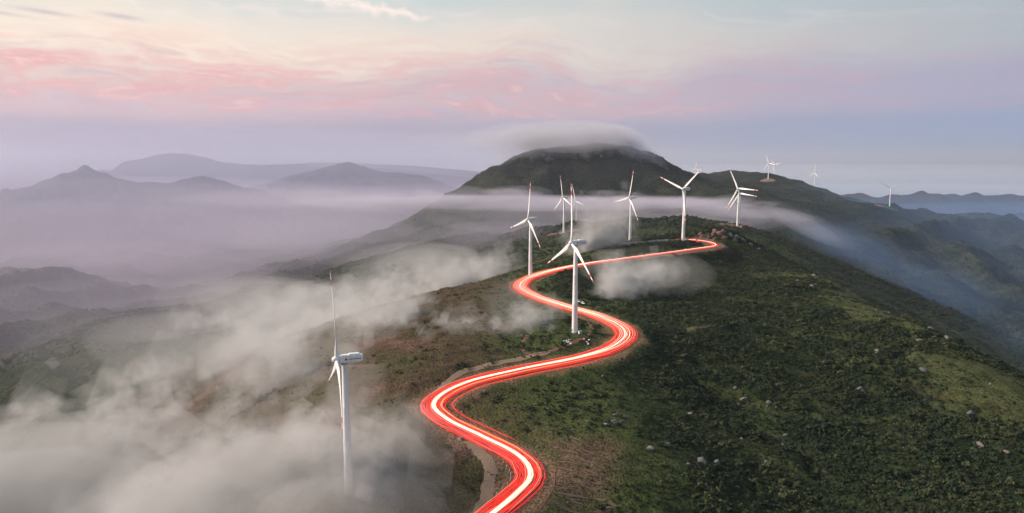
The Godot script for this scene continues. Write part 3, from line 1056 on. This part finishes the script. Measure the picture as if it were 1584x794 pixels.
func make_mist() -> void:
	var warm := Color(1.0, 0.995, 0.985)
	var violet := Color(0.95, 0.93, 1.0)
	var lilac := Color(0.92, 0.885, 0.98)
	var blue := Color(0.60, 0.76, 1.0)
	var puff := Vector3(1.2, 0.9, 1.0)
	# the billows rolling up the left slope
	bank("mist_bank", "dense pale mist filling the lower left corner below the slope", [Vector3(-430, 0, -490), Vector3(-330, 0, -420), Vector3(-230, 0, -370), Vector3(-160, 0, -345)], 24.0, 2.0, 40.0, 230, Vector2(9, 32), 0.10, puff, -0.05, warm)
	bank("mist_bank", "thick mist wrapped round the foot of the nearest turbine", [Vector3(-180, 0, -365), Vector3(-120, 0, -335), Vector3(-76, 0, -300), Vector3(-66, 0, -320)], 15.0, 0.0, 36.0, 200, Vector2(7, 26), 0.11, puff, -0.2, warm)
	bank("mist_bank", "torn mist drifting diagonally up the brown left slope", [Vector3(-480, 0, -640), Vector3(-330, 0, -610), Vector3(-230, 0, -640), Vector3(-190, 0, -760)], 46.0, 3.0, 38.0, 250, Vector2(8, 36), 0.10, puff, 0.06, warm, 1.7)
	bank("mist_bank", "wispy mist just behind the nearest turbine's rotor", [Vector3(-330, 0, -520), Vector3(-200, 0, -470), Vector3(-150, 0, -520), Vector3(-120, 0, -620)], 34.0, 3.0, 32.0, 250, Vector2(7, 30), 0.10, puff, 0.05, warm, 1.9)
	bank("mist_bank", "pale mist streaming over the far shoulder at the left", [Vector3(-240, 0, -900), Vector3(-310, 0, -1020), Vector3(-390, 0, -1150), Vector3(-560, 0, -1200)], 50.0, 3.0, 40.0, 210, Vector2(10, 46), 0.07, puff, 0.04, warm, 1.4)
	bank("mist_bank", "curling mist left of the turbine at the upper left bend", [Vector3(-230, 0, -1150), Vector3(-150, 0, -1050), Vector3(-90, 0, -950), Vector3(-40, 0, -880)], 34.0, 3.0, 46.0, 250, Vector2(8, 36), 0.08, puff, 0.03, warm, 1.7)
	bank("mist_bank", "thin ribbon of mist over the heath left of the main turbine", [Vector3(-130, 0, -580), Vector3(-60, 0, -525), Vector3(0, 0, -505), Vector3(18, 0, -505)], 11.0, 1.0, 14.0, 130, Vector2(5, 18), 0.07, Vector3(1.6, 0.7, 1.0), -0.3, warm)
	bank("mist_bank", "tall puff of mist rising behind the main turbine's rotor", [Vector3(84, 0, -890), Vector3(118, 0, -925), Vector3(150, 0, -905)], 13.0, 4.0, 74.0, 200, Vector2(8, 28), 0.08, puff, -0.6, warm)
	bank("mist_bank", "mist wisps over the dark slope right of the main turbine", [Vector3(92, 0, -625), Vector3(122, 0, -680), Vector3(150, 0, -720)], 11.0, 3.0, 40.0, 190, Vector2(6, 22), 0.075, puff, 0.0, warm, 2.2)
	soft("mist_sheet", "smooth mist lying under the wisps on the left slope", [
		[Vector3(-330, 470, -430), Vector3(360, 120, 190), 5, 0.024, 0.3],
		[Vector3(-115, 540, -325), Vector3(190, 66, 120), 4, 0.016, 0.2],
		[Vector3(-72, 546, -284), Vector3(120, 44, 60), 4, 0.020, 0.1],
		[Vector3(-300, 520, -640), Vector3(420, 90, 200), 4, 0.0026, -0.3],
		[Vector3(-190, 545, -520), Vector3(260, 60, 150), 4, 0.0022, -0.6],
		[Vector3(-370, 480, -1050), Vector3(460, 90, 260), 4, 0.0030, -0.5],
		[Vector3(-130, 545, -1000), Vector3(260, 70, 220), 4, 0.0045, 0.8]], warm)
	soft("mist_sheet", "faint mist over the ridge behind the main turbine", [
		[Vector3(118, 602, -915), Vector3(90, 84, 60), 4, 0.012],
		[Vector3(145, 585, -680), Vector3(120, 50, 110), 4, 0.006]], warm)
	# the level band in front of the mountain and its spill into the right valley
	soft("mist_band", "long level band of bright mist crossing before the mountain", [
		[Vector3(-560, 600, -1720), Vector3(900, 60, 260), 4, 0.0016, 0.05],
		[Vector3(-100, 600, -1640), Vector3(900, 36, 200), 4, 0.0110, 0.05],
		[Vector3(260, 598, -1570), Vector3(700, 38, 180), 4, 0.0120, 0.08],
		[Vector3(470, 590, -1500), Vector3(420, 40, 160), 4, 0.0060, 0.1, -0.12],
		[Vector3(-330, 590, -1700), Vector3(700, 60, 260), 3, 0.0020],
		[Vector3(60, 594, -1500), Vector3(520, 22, 120), 3, 0.0050, 0.1],
		[Vector3(590, 566, -1380), Vector3(260, 40, 160), 4, 0.0036, 0.2, -0.45]], violet)
	soft("mist_band", "grey mist lying in the saddle under the bright band", [
		[Vector3(-420, 500, -1750), Vector3(900, 190, 420), 3, 0.0010],
		[Vector3(120, 560, -1640), Vector3(760, 100, 380), 3, 0.0024],
		[Vector3(-40, 545, -1350), Vector3(420, 70, 260), 3, 0.0020],
		[Vector3(430, 575, -1420), Vector3(340, 60, 260), 3, 0.0022]], violet)
	soft("mist_veil", "thin bluish veil of mist spilling down into the right valley", [
		[Vector3(610, 545, -1230), Vector3(260, 60, 300), 4, 0.0018, 0.3, -0.5],
		[Vector3(650, 500, -1040), Vector3(240, 80, 320), 4, 0.0012, 0.2, -0.5],
		[Vector3(690, 440, -850), Vector3(260, 120, 320), 4, 0.0008, 0.1, -0.4]], blue)
	# fog in the deep valleys
	bank("mist_band", "ragged wisps tearing off the level band of mist", [Vector3(-520, 602, -1700), Vector3(-100, 606, -1620), Vector3(300, 603, -1540), Vector3(540, 590, -1470)], 46.0, -16.0, 22.0, 60, Vector2(24, 90), 0.14, Vector3(1.8, 0.4, 1.0), 0.0, violet, 1.6, false, true)
	# fog in the deep valleys
	soft("valley_fog", "lavender fog filling the deep valley at the left", [
		[Vector3(-2100, 360, -3000), Vector3(3600, 460, 1500), 2, 0.0007],
		[Vector3(-1000, 420, -3100), Vector3(2400, 380, 1300), 2, 0.0007],
		[Vector3(-700, 420, -2200), Vector3(1500, 340, 900), 2, 0.0003]], lilac)
	soft("valley_fog", "thin haze over the dark wooded hill at the left edge", [
		[Vector3(-1150, 370, -1750), Vector3(1500, 330, 800), 2, 0.0007],
		[Vector3(-700, 400, -1200), Vector3(1100, 260, 600), 2, 0.0006]], lilac)
	soft("valley_fog", "pale fog between the far ranges on the left horizon", [
		[Vector3(-3600, 400, -6600), Vector3(5600, 330, 2600), 2, 0.0006],
		[Vector3(-600, 400, -5600), Vector3(4200, 300, 1700), 2, 0.0005]], lilac)
	soft("valley_haze", "blue haze filling the deep valley at the right", [
		[Vector3(1600, 370, -2300), Vector3(2600, 570, 2800), 2, 0.00026],
		[Vector3(4300, 90, -6000), Vector3(6000, 420, 1300), 1, 0.00022],
		[Vector3(3900, 110, -4700), Vector3(4000, 360, 900), 1, 0.00020]], blue)
	soft("sea_of_fog", "pale bluish sea of fog far beyond the right hand ranges", [
		[Vector3(7000, 60, -11000), Vector3(13000, 460, 6000), 1, 0.0011],
		[Vector3(9000, 90, -21000), Vector3(26000, 560, 19000), 2, 0.0016],
		[Vector3(17000, 150, -36000), Vector3(46000, 460, 32000), 2, 0.0005]], Color(0.88, 0.93, 1.0))
	soft("sea_of_fog", "pale mauve sea of fog far beyond the left hand ranges", [
		[Vector3(-19000, 150, -30000), Vector3(46000, 460, 32000), 2, 0.0004]], violet)
	soft("valley_fog", "thin tall haze standing before the far ranges on the left", [
		[Vector3(-2600, 560, -3900), Vector3(6800, 1000, 2000), 2, 0.00052],
		[Vector3(-2600, 560, -7600), Vector3(9000, 1100, 2600), 2, 0.00030]], Color(0.86, 0.86, 1.0))
	# cloud sitting on the summit
	soft("cloud_cap", "soft cloud cap draped over the flat topped mountain", [
		[Vector3(180, 766, -2490), Vector3(640, 140, 320), 3, 0.0062],
		[Vector3(60, 772, -2490), Vector3(420, 96, 240), 2, 0.0022, 0.1],
		[Vector3(10, 712, -2480), Vector3(240, 60, 140), 2, 0.0024, 0, 0.35],
		[Vector3(470, 712, -2470), Vector3(200, 56, 140), 2, 0.0026, 0, -0.5],
		[Vector3(300, 784, -2490), Vector3(340, 96, 220), 2, 0.0024, -0.1],
		[Vector3(410, 744, -2480), Vector3(220, 70, 180), 2, 0.0034, 0, -0.3],
		[Vector3(-60, 768, -2540), Vector3(460, 90, 200), 2, 0.0016, 0, 0.08],
		[Vector3(-190, 768, -2560), Vector3(420, 70, 180), 1, 0.0006]], Color(0.98, 0.97, 1.0))
	bank("cloud_cap", "torn edges of the cloud on the flat topped mountain", [Vector3(-30, 742, -2470), Vector3(90, 752, -2450), Vector3(260, 756, -2440), Vector3(380, 748, -2440), Vector3(460, 730, -2450)], 22.0, -26.0, 44.0, 60, Vector2(24, 80), 0.12, Vector3(1.4, 0.6, 1.0), -0.5, Color(0.98, 0.97, 1.0), 1.0, false)

func make_turbines() -> void:
	var proto := make_turbine()
	for q in [
		[Vector3(-76, 545, -304), -71.0, 0.0, "nearest white wind turbine, standing in thick mist left of the road"],
		[Vector3(45, 576, -484), -68.0, 2.0, "white wind turbine inside the road bend beside the pile of white blocks"],
		[Vector3(20, 570, -743), -63.0, 12.0, "white wind turbine at the outer edge of the upper left road bend"],
		[Vector3(216, 597, -867), -58.0, 50.0, "white wind turbine on the mound where the road ends, beside the red rocks"],
		[Vector3(386, 584, -1179), -55.0, -28.0, "white wind turbine beside the small red block building"],
		[Vector3(438, 568, -1330), -55.0, 95.0, "white wind turbine partly hidden behind the one with the red building"],
		[Vector3(171, 579, -995), -68.0, 18.0, "white wind turbine alone on the low shoulder below the mountain's mist band"],
		[Vector3(95, 564, -1261), -64.0, -10.0, "distant white turbine on red earth pad rising out of the mist band"],
		[Vector3(146, 545, -1560), -64.0, 100.0, "faint wind turbine half sunk in mist behind the red earth pad"],
		[Vector3(1313, 520, -2405), -12.0, 62.0, "white wind turbine above the green netting on the right ridge"],
		[Vector3(1351, 560, -3100), -80.0, 5.0, "far wind turbine on the flat cut bench right of the twin turbines"],
		[Vector3(1038, 596, -2817), -60.0, 100.0, "far white turbine on a bare round pad of the right hand hill"],
		[Vector3(1331, 596, -3527), -60.0, 75.0, "far turbine peeping over the hilltop right of the bare round pad"],
		[Vector3(1430, 578, -4275), -60.0, 15.0, "faint far turbine on the scraped knoll behind the right hand hill"],
		[Vector3(935, 615.6, -3533), -60.0, 5.0, "faint far turbine behind the saddle right of the cloud capped mountain"],
		[Vector3(-3258, 584, -5050), -60.0, 20.0, "tiny far turbine on the left slope of the pointed peak"],
		[Vector3(-3134, 626, -5030), -60.0, 80.0, "tiny far turbine just left of the pointed peak's summit"],
		[Vector3(960, 585, -4300), -60.0, 60.0, "faintest turbine just right of the mountain's cloudy shoulder"]]:
		place_turbine(proto, Vector3(q[0].x, q[0].y if q[0].z > -1500 or q[0].z < -4600 else ground(q[0].x, q[0].z), q[0].z), q[1], q[2], q[3])
	proto.free()

func make_rocks() -> void:
	var shapes := []
	for k in 7:
		shapes.append(rock_mesh(40 + k, 0.35, Vector3(1.0, [0.7, 0.85, 0.6, 1.0, 0.75, 0.65, 0.9][k], [0.8, 1.0, 0.7, 0.75, 1.1, 0.8, 0.7][k])))
	var list := [[287, -650, 6.0], [321, -725, 5.0], [282, -673, 4.5], [350, -612, 7.0], [280, -463, 6.0], [319, -513, 8.0], [304, -471, 7.0], [297, -495, 5.0], [248, -456, 4.0], [260, -422, 6.0], [218, -417, 6.5], [146, -419, 5.0], [158, -409, 5.0], [248, -400, 3.5], [261, -377, 4.5], [252, -354, 6.0], [258, -343, 4.0], [155, -366, 5.0], [152, -371, 5.5], [157, -362, 3.5], [107, -343, 5.0], [99, -341, 6.5], [95, -321, 3.5], [90, -335, 3.5], [83, -352, 3.5], [72, -342, 5.0], [107, -397, 4.0], [213, -319, 4.5], [112, -325, 3.0], [117, -423, 3.0], [58, -372, 3.5], [56, -364, 4.0], [51, -360, 3.5], [63, -372, 3.5], [42, -398, 2.5], [57, -421, 3.0], [-27, -346, 4.0]]
	# zones of the slope, so that each big boulder gets a label of its own
	var zones := {}
	for k in list.size():
		var b = list[k]
		var zone := "near the right hand crest"
		if b[0] < 0:
			zone = "left of the road's lowest bends"
		elif b[0] < 70 and b[1] > -425:
			zone = "on the olive knoll right of the lower road"
		elif b[1] > -360:
			zone = "in the lowest part of the right slope"
		elif b[1] > -450 and b[0] < 200:
			zone = "in the middle of the dark right slope"
		elif b[1] > -450:
			zone = "on the right slope below the crest"
		elif b[1] < -600:
			zone = "high on the far end of the crest"
		if not zones.has(zone):
			zones[zone] = []
		zones[zone].append(k)
	var counted := ["leftmost", "second from left", "third from left", "fourth from left", "fifth from left", "sixth from left", "seventh from left", "eighth from left", "ninth from left", "tenth from left", "eleventh from left"]
	for zone in zones:
		var row: Array = zones[zone]
		row.sort_custom(func(a, b): return float(list[a][0]) / list[a][1] > float(list[b][0]) / list[b][1])
		for n in row.size():
			var k: int = row[n]
			var b = list[k]
			var grey := k in [5, 9, 12, 14, 20, 21, 24, 33]
			boulder(shapes[k % 7], b[0], b[1], b[2] * 0.5, W.rock_grey if grey else W.rock, "%s%s boulder, %s %s" % ["large " if b[2] > 5.5 else "", "grey" if grey else "pinkish", counted[n], zone], "boulders on the hillside")
	for k in list.size():
		for n in rng.randi() % 3:
			var b = list[k]
			boulder(shapes[(k + n) % 7], b[0] + rng.randf_range(-1.3, 1.3) * b[2], b[1] + rng.randf_range(-1.3, 1.3) * b[2], b[2] * rng.randf_range(0.14, 0.32), W.rock if n else W.rock_grey, "small loose stone lying beside a larger boulder on the slope", "loose stones beside boulders")
	for k in 90:
		var x := rng.randf_range(80.0, 330.0)
		var z := rng.randf_range(-720.0, -285.0)
		if k % 3 == 0:
			x = rng.randf_range(270.0, 335.0)
		if n_patch.get_noise_2d(x * 2.0, z * 2.0) < -0.12:
			continue
		boulder(shapes[k % 7], x, z, rng.randf_range(0.5, 1.5), W.rock if k % 4 else W.rock_grey, "small pale boulder half buried in the dark shrubs", "small boulders on the dark slope")
	for k in 40:
		var x := rng.randf_range(-150.0, 60.0)
		var z := rng.randf_range(-560.0, -290.0)
		boulder(shapes[k % 7], x, z, rng.randf_range(0.4, 1.1), W.rock, "small weathered stone on the brown heath beside the road", "small stones on the heath")
	crags(shapes)
	# red outcrop above the last bend
	var outcrop := [[246, -884, 5.0], [252, -880, 4.0], [259, -884, 5.5], [266, -880, 5.0], [272, -884, 5.5], [262, -890, 4.5], [280, -882, 5.5], [288, -880, 5.0], [295, -876, 4.5], [244, -892, 4.0], [270, -874, 4.0], [303, -870, 4.5], [283, -871, 3.5], [310, -862, 4.0]]
	outcrop.sort_custom(func(a, b): return a[0] < b[0])
	for n in outcrop.size():
		var q = outcrop[n]
		var big: bool = q[0] < 275
		boulder(shapes[int(q[0]) % 7], q[0], q[1], q[2], W.rock_red if big else W.rock_grey, "%s rock, %s in the outcrop above the last road bend" % ["reddish" if big else "dark grey", counted[n] if n < 8 else ["sixth from right", "fifth from right", "fourth from right", "third from right", "second from right", "rightmost"][n - 8]], "rocks of the outcrop")

func crags(shapes: Array) -> void:
	for k in 46:
		var x := rng.randf_range(20.0, 520.0)
		var z := rng.randf_range(-2560.0, -2440.0)
		if k < 12:
			x = rng.randf_range(455.0, 560.0)
		if ground(x, z) < 660.0:
			continue
		boulder(shapes[k % 7], x, z, rng.randf_range(5.0, 13.0), W.rock_grey, "dark crag jutting from the upper face of the flat topped mountain", "crags under the mountain's summit")

func boulder(mesh: Mesh, x: float, z: float, r: float, mat: Material, label: String, group: String) -> void:
	var o := part("boulder", mesh, mat, self)
	o.position = Vector3(x, ground(x, z) + r * 0.12, z)
	o.scale = Vector3.ONE * r
	o.rotation = Vector3(rng.randf_range(-0.3, 0.3), rng.randf_range(0, TAU), rng.randf_range(-0.3, 0.3))
	tag(o, label, "boulder", group)

func make_plants() -> void:
	var rg := RandomNumberGenerator.new()
	rg.seed = 77
	var near_road := {}
	for p in road:
		for a in range(-2, 3):
			for b in range(-2, 3):
				near_road[Vector2i(int(p.x / 5.0) + a, int(p.z / 5.0) + b)] = true
	var shrubs := [[], [], []]
	var tints := [PackedColorArray(), PackedColorArray(), PackedColorArray()]
	for i in 150000:
		var x := rg.randf_range(-240.0, 360.0)
		var z := -rg.randf_range(255.0, 960.0)
		if absf(x) > -z * 0.78 + 20.0:
			continue
		if near_road.has(Vector2i(int(x / 5.0), int(z / 5.0))):
			continue
		var c := tint(x, z, 0.2)
		var dark := clampf((0.085 - c.r) / 0.06, 0.0, 1.0)
		if rg.randf() > 0.06 + dark * dark * 0.95:
			continue
		var s := rg.randf_range(0.6, 1.25) * lerpf(0.55, 1.5, dark) * (1.0 + 0.5 * n_patch.get_noise_2d(x * 4.0, z * 4.0))
		if rg.randf() < 0.10:
			s *= rg.randf_range(1.4, 2.1)
		var k := rg.randi() % 3
		shrubs[k].append(Transform3D(Basis(Vector3.UP, rg.randf() * TAU).scaled(Vector3(s, s * rg.randf_range(0.7, 1.1), s)), Vector3(x, ground(x, z) - 0.1, z)))
		var g := clampf(rg.randf() + n_patch.get_noise_2d(x * 2.3 + 90.0, z * 2.3) * 0.6, 0.0, 1.0)
		tints[k].append(Color(0.018, 0.031, 0.015).lerp(Color(0.062, 0.072, 0.03), g * g * g).lerp(Color(0.09, 0.06, 0.03), 0.5 * smoothstep(0.0, -60.0, x)))
	for k in 3:
		scatter("shrubs", ["dense dark green shrubs covering the right hand slope", "olive shrubs mixed through the slope and heath", "low ragged shrubs dotted over the hillside"][k], bush_mesh(k + 3, 46, [1.0, 0.8, 1.25][k]), shrubs[k], tints[k])
	var woods := [[], []]
	var wt := [PackedColorArray(), PackedColorArray()]
	for i in 90000:
		var x := rg.randf_range(-1500.0, 1900.0)
		var z := -rg.randf_range(900.0, 2700.0)
		if absf(x) > -z * 0.78 + 30.0 or g_near.holds(x, z):
			continue
		if n_patch.get_noise_2d(x * 0.9, z * 0.9) + rg.randf_range(-0.35, 0.35) < -0.12:
			continue
		var s := rg.randf_range(2.2, 4.6)
		var k := rg.randi() % 2
		woods[k].append(Transform3D(Basis(Vector3.UP, rg.randf() * TAU).scaled(Vector3(s, s * 0.9, s)), Vector3(x, ground(x, z) - 0.4, z)))
		wt[k].append(Color(0.022, 0.034, 0.02).lerp(Color(0.05, 0.06, 0.032), rg.randf() * rg.randf()))
	for k in 2:
		scatter("woods", ["dark woodland covering the far flanks and valleys", "lighter scrub woodland on the far spurs"][k], bush_mesh(k + 13, 34, 1.2), woods[k], wt[k])

func make_streaks() -> void:
	var rs := RandomNumberGenerator.new()
	rs.seed = 5
	var red := [glow(Color(0.7, 0.012, 0.007)), glow(Color(1.35, 0.022, 0.012)), glow(Color(1.8, 0.06, 0.03))]
	var orange := glow(Color(1.7, 0.62, 0.16))
	var pinkish := glow(Color(1.4, 0.42, 0.30))
	var hot := glow(Color(1.9, 1.65, 1.3))
	for i in 46:
		var off := clampf(rs.randfn() * 5.2, -8.3, 8.3) if i < 22 else -8.2 + 16.4 * (i - 22) / 23.0 + rs.randf_range(-0.4, 0.4)
		var m = red[0 if rs.randf() < 0.3 else (2 if rs.randf() < 0.3 else 1)]
		var k0 := 0.0 if rs.randf() < 0.65 else rs.randf_range(0, 12)
		var k1 := 25.3 if rs.randf() < 0.65 else rs.randf_range(13, 25)
		streak(m, off, rs.randf_range(0.6, 2.2), rs.randf_range(0.7, 1.3), 0.06 + 0.19 * pow(rs.randf(), 1.6), k0, k1, "thin red streak of tail light following the winding road", "red light streaks along the road")
	for off in [-7.6, -2.2, 5.4]:
		streak(pinkish, off, 1.8, 1.5, rs.randf_range(0.05, 0.11), rs.randf_range(0.5, 4.0), rs.randf_range(21.0, 25.0), "pale pink streak of light %s of the red band" % ("at one edge" if off < -6.0 else ("in one half" if off < 0.0 else ("in the other half" if off < 6.0 else "at the other edge"))), "pale streaks in the red band")
	for q in [[4.6, 5.0, 12.5], [5.1, 6.0, 11.8], [-6.6, 14.0, 20.0]]:
		streak(orange, q[0], 0.6, 1.5, 0.11, q[1], q[2], "short orange streak curving through the %s" % ("upper left bend" if q[1] > 10.0 else ("lower left bend, outer one" if q[0] > 5.0 else "lower left bend, inner one")), "orange light streaks")
	var cream := glow(Color(1.7, 1.15, 0.55))
	var lane := 0
	for q in [[-4.6, 0.12, 1], [-3.2, 0.09, 0], [-1.2, 0.20, 0], [-0.2, 0.15, 0], [0.9, 0.08, 1], [2.7, 0.15, 0], [4.4, 0.09, 1]]:
		streak(cream if q[2] else hot, q[0], 0.9, 1.7, q[1], 0.0, 25.1, "%s headlight streak, %s of seven across the middle of the road" % ["creamy" if q[2] else "white hot", ["first", "second", "third", "fourth", "fifth", "sixth", "last"][lane]], "white headlight streaks", 0.30)
		lane += 1
	# lines that stray beyond the road's edge
	streak(red[1], 12.6, 0.8, 1.0, 0.10, 6.5, 12.2, "red streak straying wide inside the lower left bend", "stray red streaks")
	streak(red[1], 11.9, 0.8, 1.0, 0.16, 6.3, 12.6, "red streak straying wide inside the lower left bend", "stray red streaks")
	streak(red[0], -10.4, 0.8, 1.0, 0.07, 16.4, 19.6, "faint red streak outside the upper left bend", "stray red streaks")
	streak(red[1], -11.6, 0.8, 1.0, 0.06, 16.8, 19.2, "faint red streak outside the upper left bend", "stray red streaks")

func make_small_things() -> void:
	# parked cars
	for q in [[59.0, -604.0, 0.6, "white car parked at the road's far edge behind the main turbine"], [62.5, -596.0, 0.5, "second white car parked nose to tail behind the main turbine"], [211.0, -829.0, 1.4, "white van waiting inside the last bend below the mound"], [236.0, -836.0, 0.2, "white van with bright headlights turning in the last bend"]]:
		car(q[0], q[1], q[2], q[3], q[3].contains("headlights"))
	# blocks beside the main turbine
	var shape := box(Vector3(1.0, 0.7, 0.8))
	for k in 24:
		var right := k >= 17
		var x := (52.0 if right else 38.5) + rng.randf_range(-2.4, 2.4)
		var z := (-468.0 if right else -465.5) + rng.randf_range(-2.6, 2.6)
		var b := part("white_block", shape, W.concrete if k % 3 == 0 else W.white, self)
		b.position = Vector3(x, ground(x, z) + 0.3, z)
		b.rotation.y = rng.randf() * TAU
		b.scale = Vector3.ONE * rng.randf_range(0.7, 1.15)
		tag(b, "white block in the %s pile near the main turbine's foot" % ("smaller right hand" if right else "larger left hand"), "block", "white blocks left beside the turbine" + (" on the right" if right else ""))
	for q in [[48.6, -480.2, "white transformer cabinet standing at the main turbine's foot"], [-70.0, -301.0, "white transformer cabinet in the mist by the nearest turbine"], [390.5, -1174.0, "pale cabinet at the foot of the turbine with the red building"]]:
		var t := root_at("transformer_cabinet", Vector3(q[0], ground(q[0], q[1]), q[1]), 0.3)
		part("cabinet_body", box(Vector3(2.2, 2.1, 1.8), Vector3(0, 1.15, 0)), W.white, t)
		part("roof", box(Vector3(2.5, 0.22, 2.1), Vector3(0, 2.32, 0)), W.concrete, t)
		part("door", box(Vector3(0.85, 1.6, 0.06), Vector3(-0.5, 1.1, 0.92)), W.steel, t)
		part("door", box(Vector3(0.85, 1.6, 0.06), Vector3(0.5, 1.1, 0.92)), W.steel, t)
		tag(t, q[2], "cabinet", "transformer cabinets")
	var hut := root_at("brick_building", Vector3(399, ground(399, -1182) - 0.4, -1182), 0.15)
	part("wall", box(Vector3(9.0, 5.2, 6.0), Vector3(0, 2.6, 0)), W.brick, hut)
	part("roof", box(Vector3(9.6, 0.5, 6.6), Vector3(0, 5.45, 0)), W.rock_red, hut)
	part("door", box(Vector3(1.4, 2.4, 0.12), Vector3(-2.2, 1.4, 3.05)), W.dark, hut)
	for dx in [0.4, 2.8]:
		part("window", box(Vector3(1.3, 1.2, 0.12), Vector3(dx, 2.9, 3.05)), W.glass, hut)
	tag(hut, "small red block building with flat roof beside a turbine", "building")
	# striped posts on the inside of the lowest bend
	for k in 9:
		var i := 44 + k * 2
		var p := road[i] - road_side[i] * 9.6
		var t := root_at("marker_post", Vector3(p.x, ground(p.x, p.z), p.z))
		part("post", loft([circle(0.12, 0, 8), circle(0.12, 1.1, 8), circle(0.09, 1.15, 8)]), W.white, t)
		part("band", loft([circle(0.135, 0.7, 8), circle(0.135, 0.9, 8)]), W.red, t)
		tag(t, "short white road post with red band at the lowest bend", "road post", "marker posts along the lowest bend")

func car(x: float, z: float, turn: float, label: String, lit: bool) -> void:
	var t := root_at("car", Vector3(x, ground(x, z) + 0.2, z), turn)
	var body := []
	for s in [[-2.25, 1.55, 0.5, 0.7], [-2.15, 1.75, 0.75, 0.75], [-1.0, 1.82, 0.8, 0.77], [1.2, 1.82, 0.78, 0.76], [2.05, 1.7, 0.66, 0.7], [2.25, 1.5, 0.45, 0.66]]:
		body.append(round_rect(s[1], s[2], 0.16, s[0], s[3]))
	part("body", loft(body), W.car, t)
	var cab := []
	for s in [[-2.05, 1.5, 0.15, 1.16], [-1.6, 1.5, 0.62, 1.4], [0.2, 1.5, 0.66, 1.42], [1.15, 1.45, 0.12, 1.15]]:
		cab.append(round_rect(s[1], s[2], 0.06, s[0], s[3]))
	part("window", loft(cab), W.glass, t)
	part("roof", box(Vector3(1.36, 0.07, 1.9), Vector3(0, 1.755, -0.7)), W.car, t)
	for sx in [-0.8, 0.8]:
		for sz in [-1.4, 1.4]:
			var ring := []
			for q in [[-0.11, 0.26], [-0.09, 0.33], [0.09, 0.33], [0.11, 0.26]]:
				var r := PackedVector3Array()
				for i in 14:
					r.append(Vector3(sx + q[0], 0.33 + sin(TAU * i / 14) * q[1], sz + cos(TAU * i / 14) * q[1]))
				ring.append(r)
			part("wheel", loft(ring), W.tyre, t)
		part("headlight", box(Vector3(0.36, 0.2, 0.08), Vector3(sx * 0.75, 0.75, 2.24)), glow(Color(9, 8, 6.5)) if lit else W.concrete, t)
		part("tail_light", box(Vector3(0.3, 0.2, 0.08), Vector3(sx * 0.8, 0.85, -2.24)), W.red, t)
	tag(t, label, "car", "cars standing on the road")
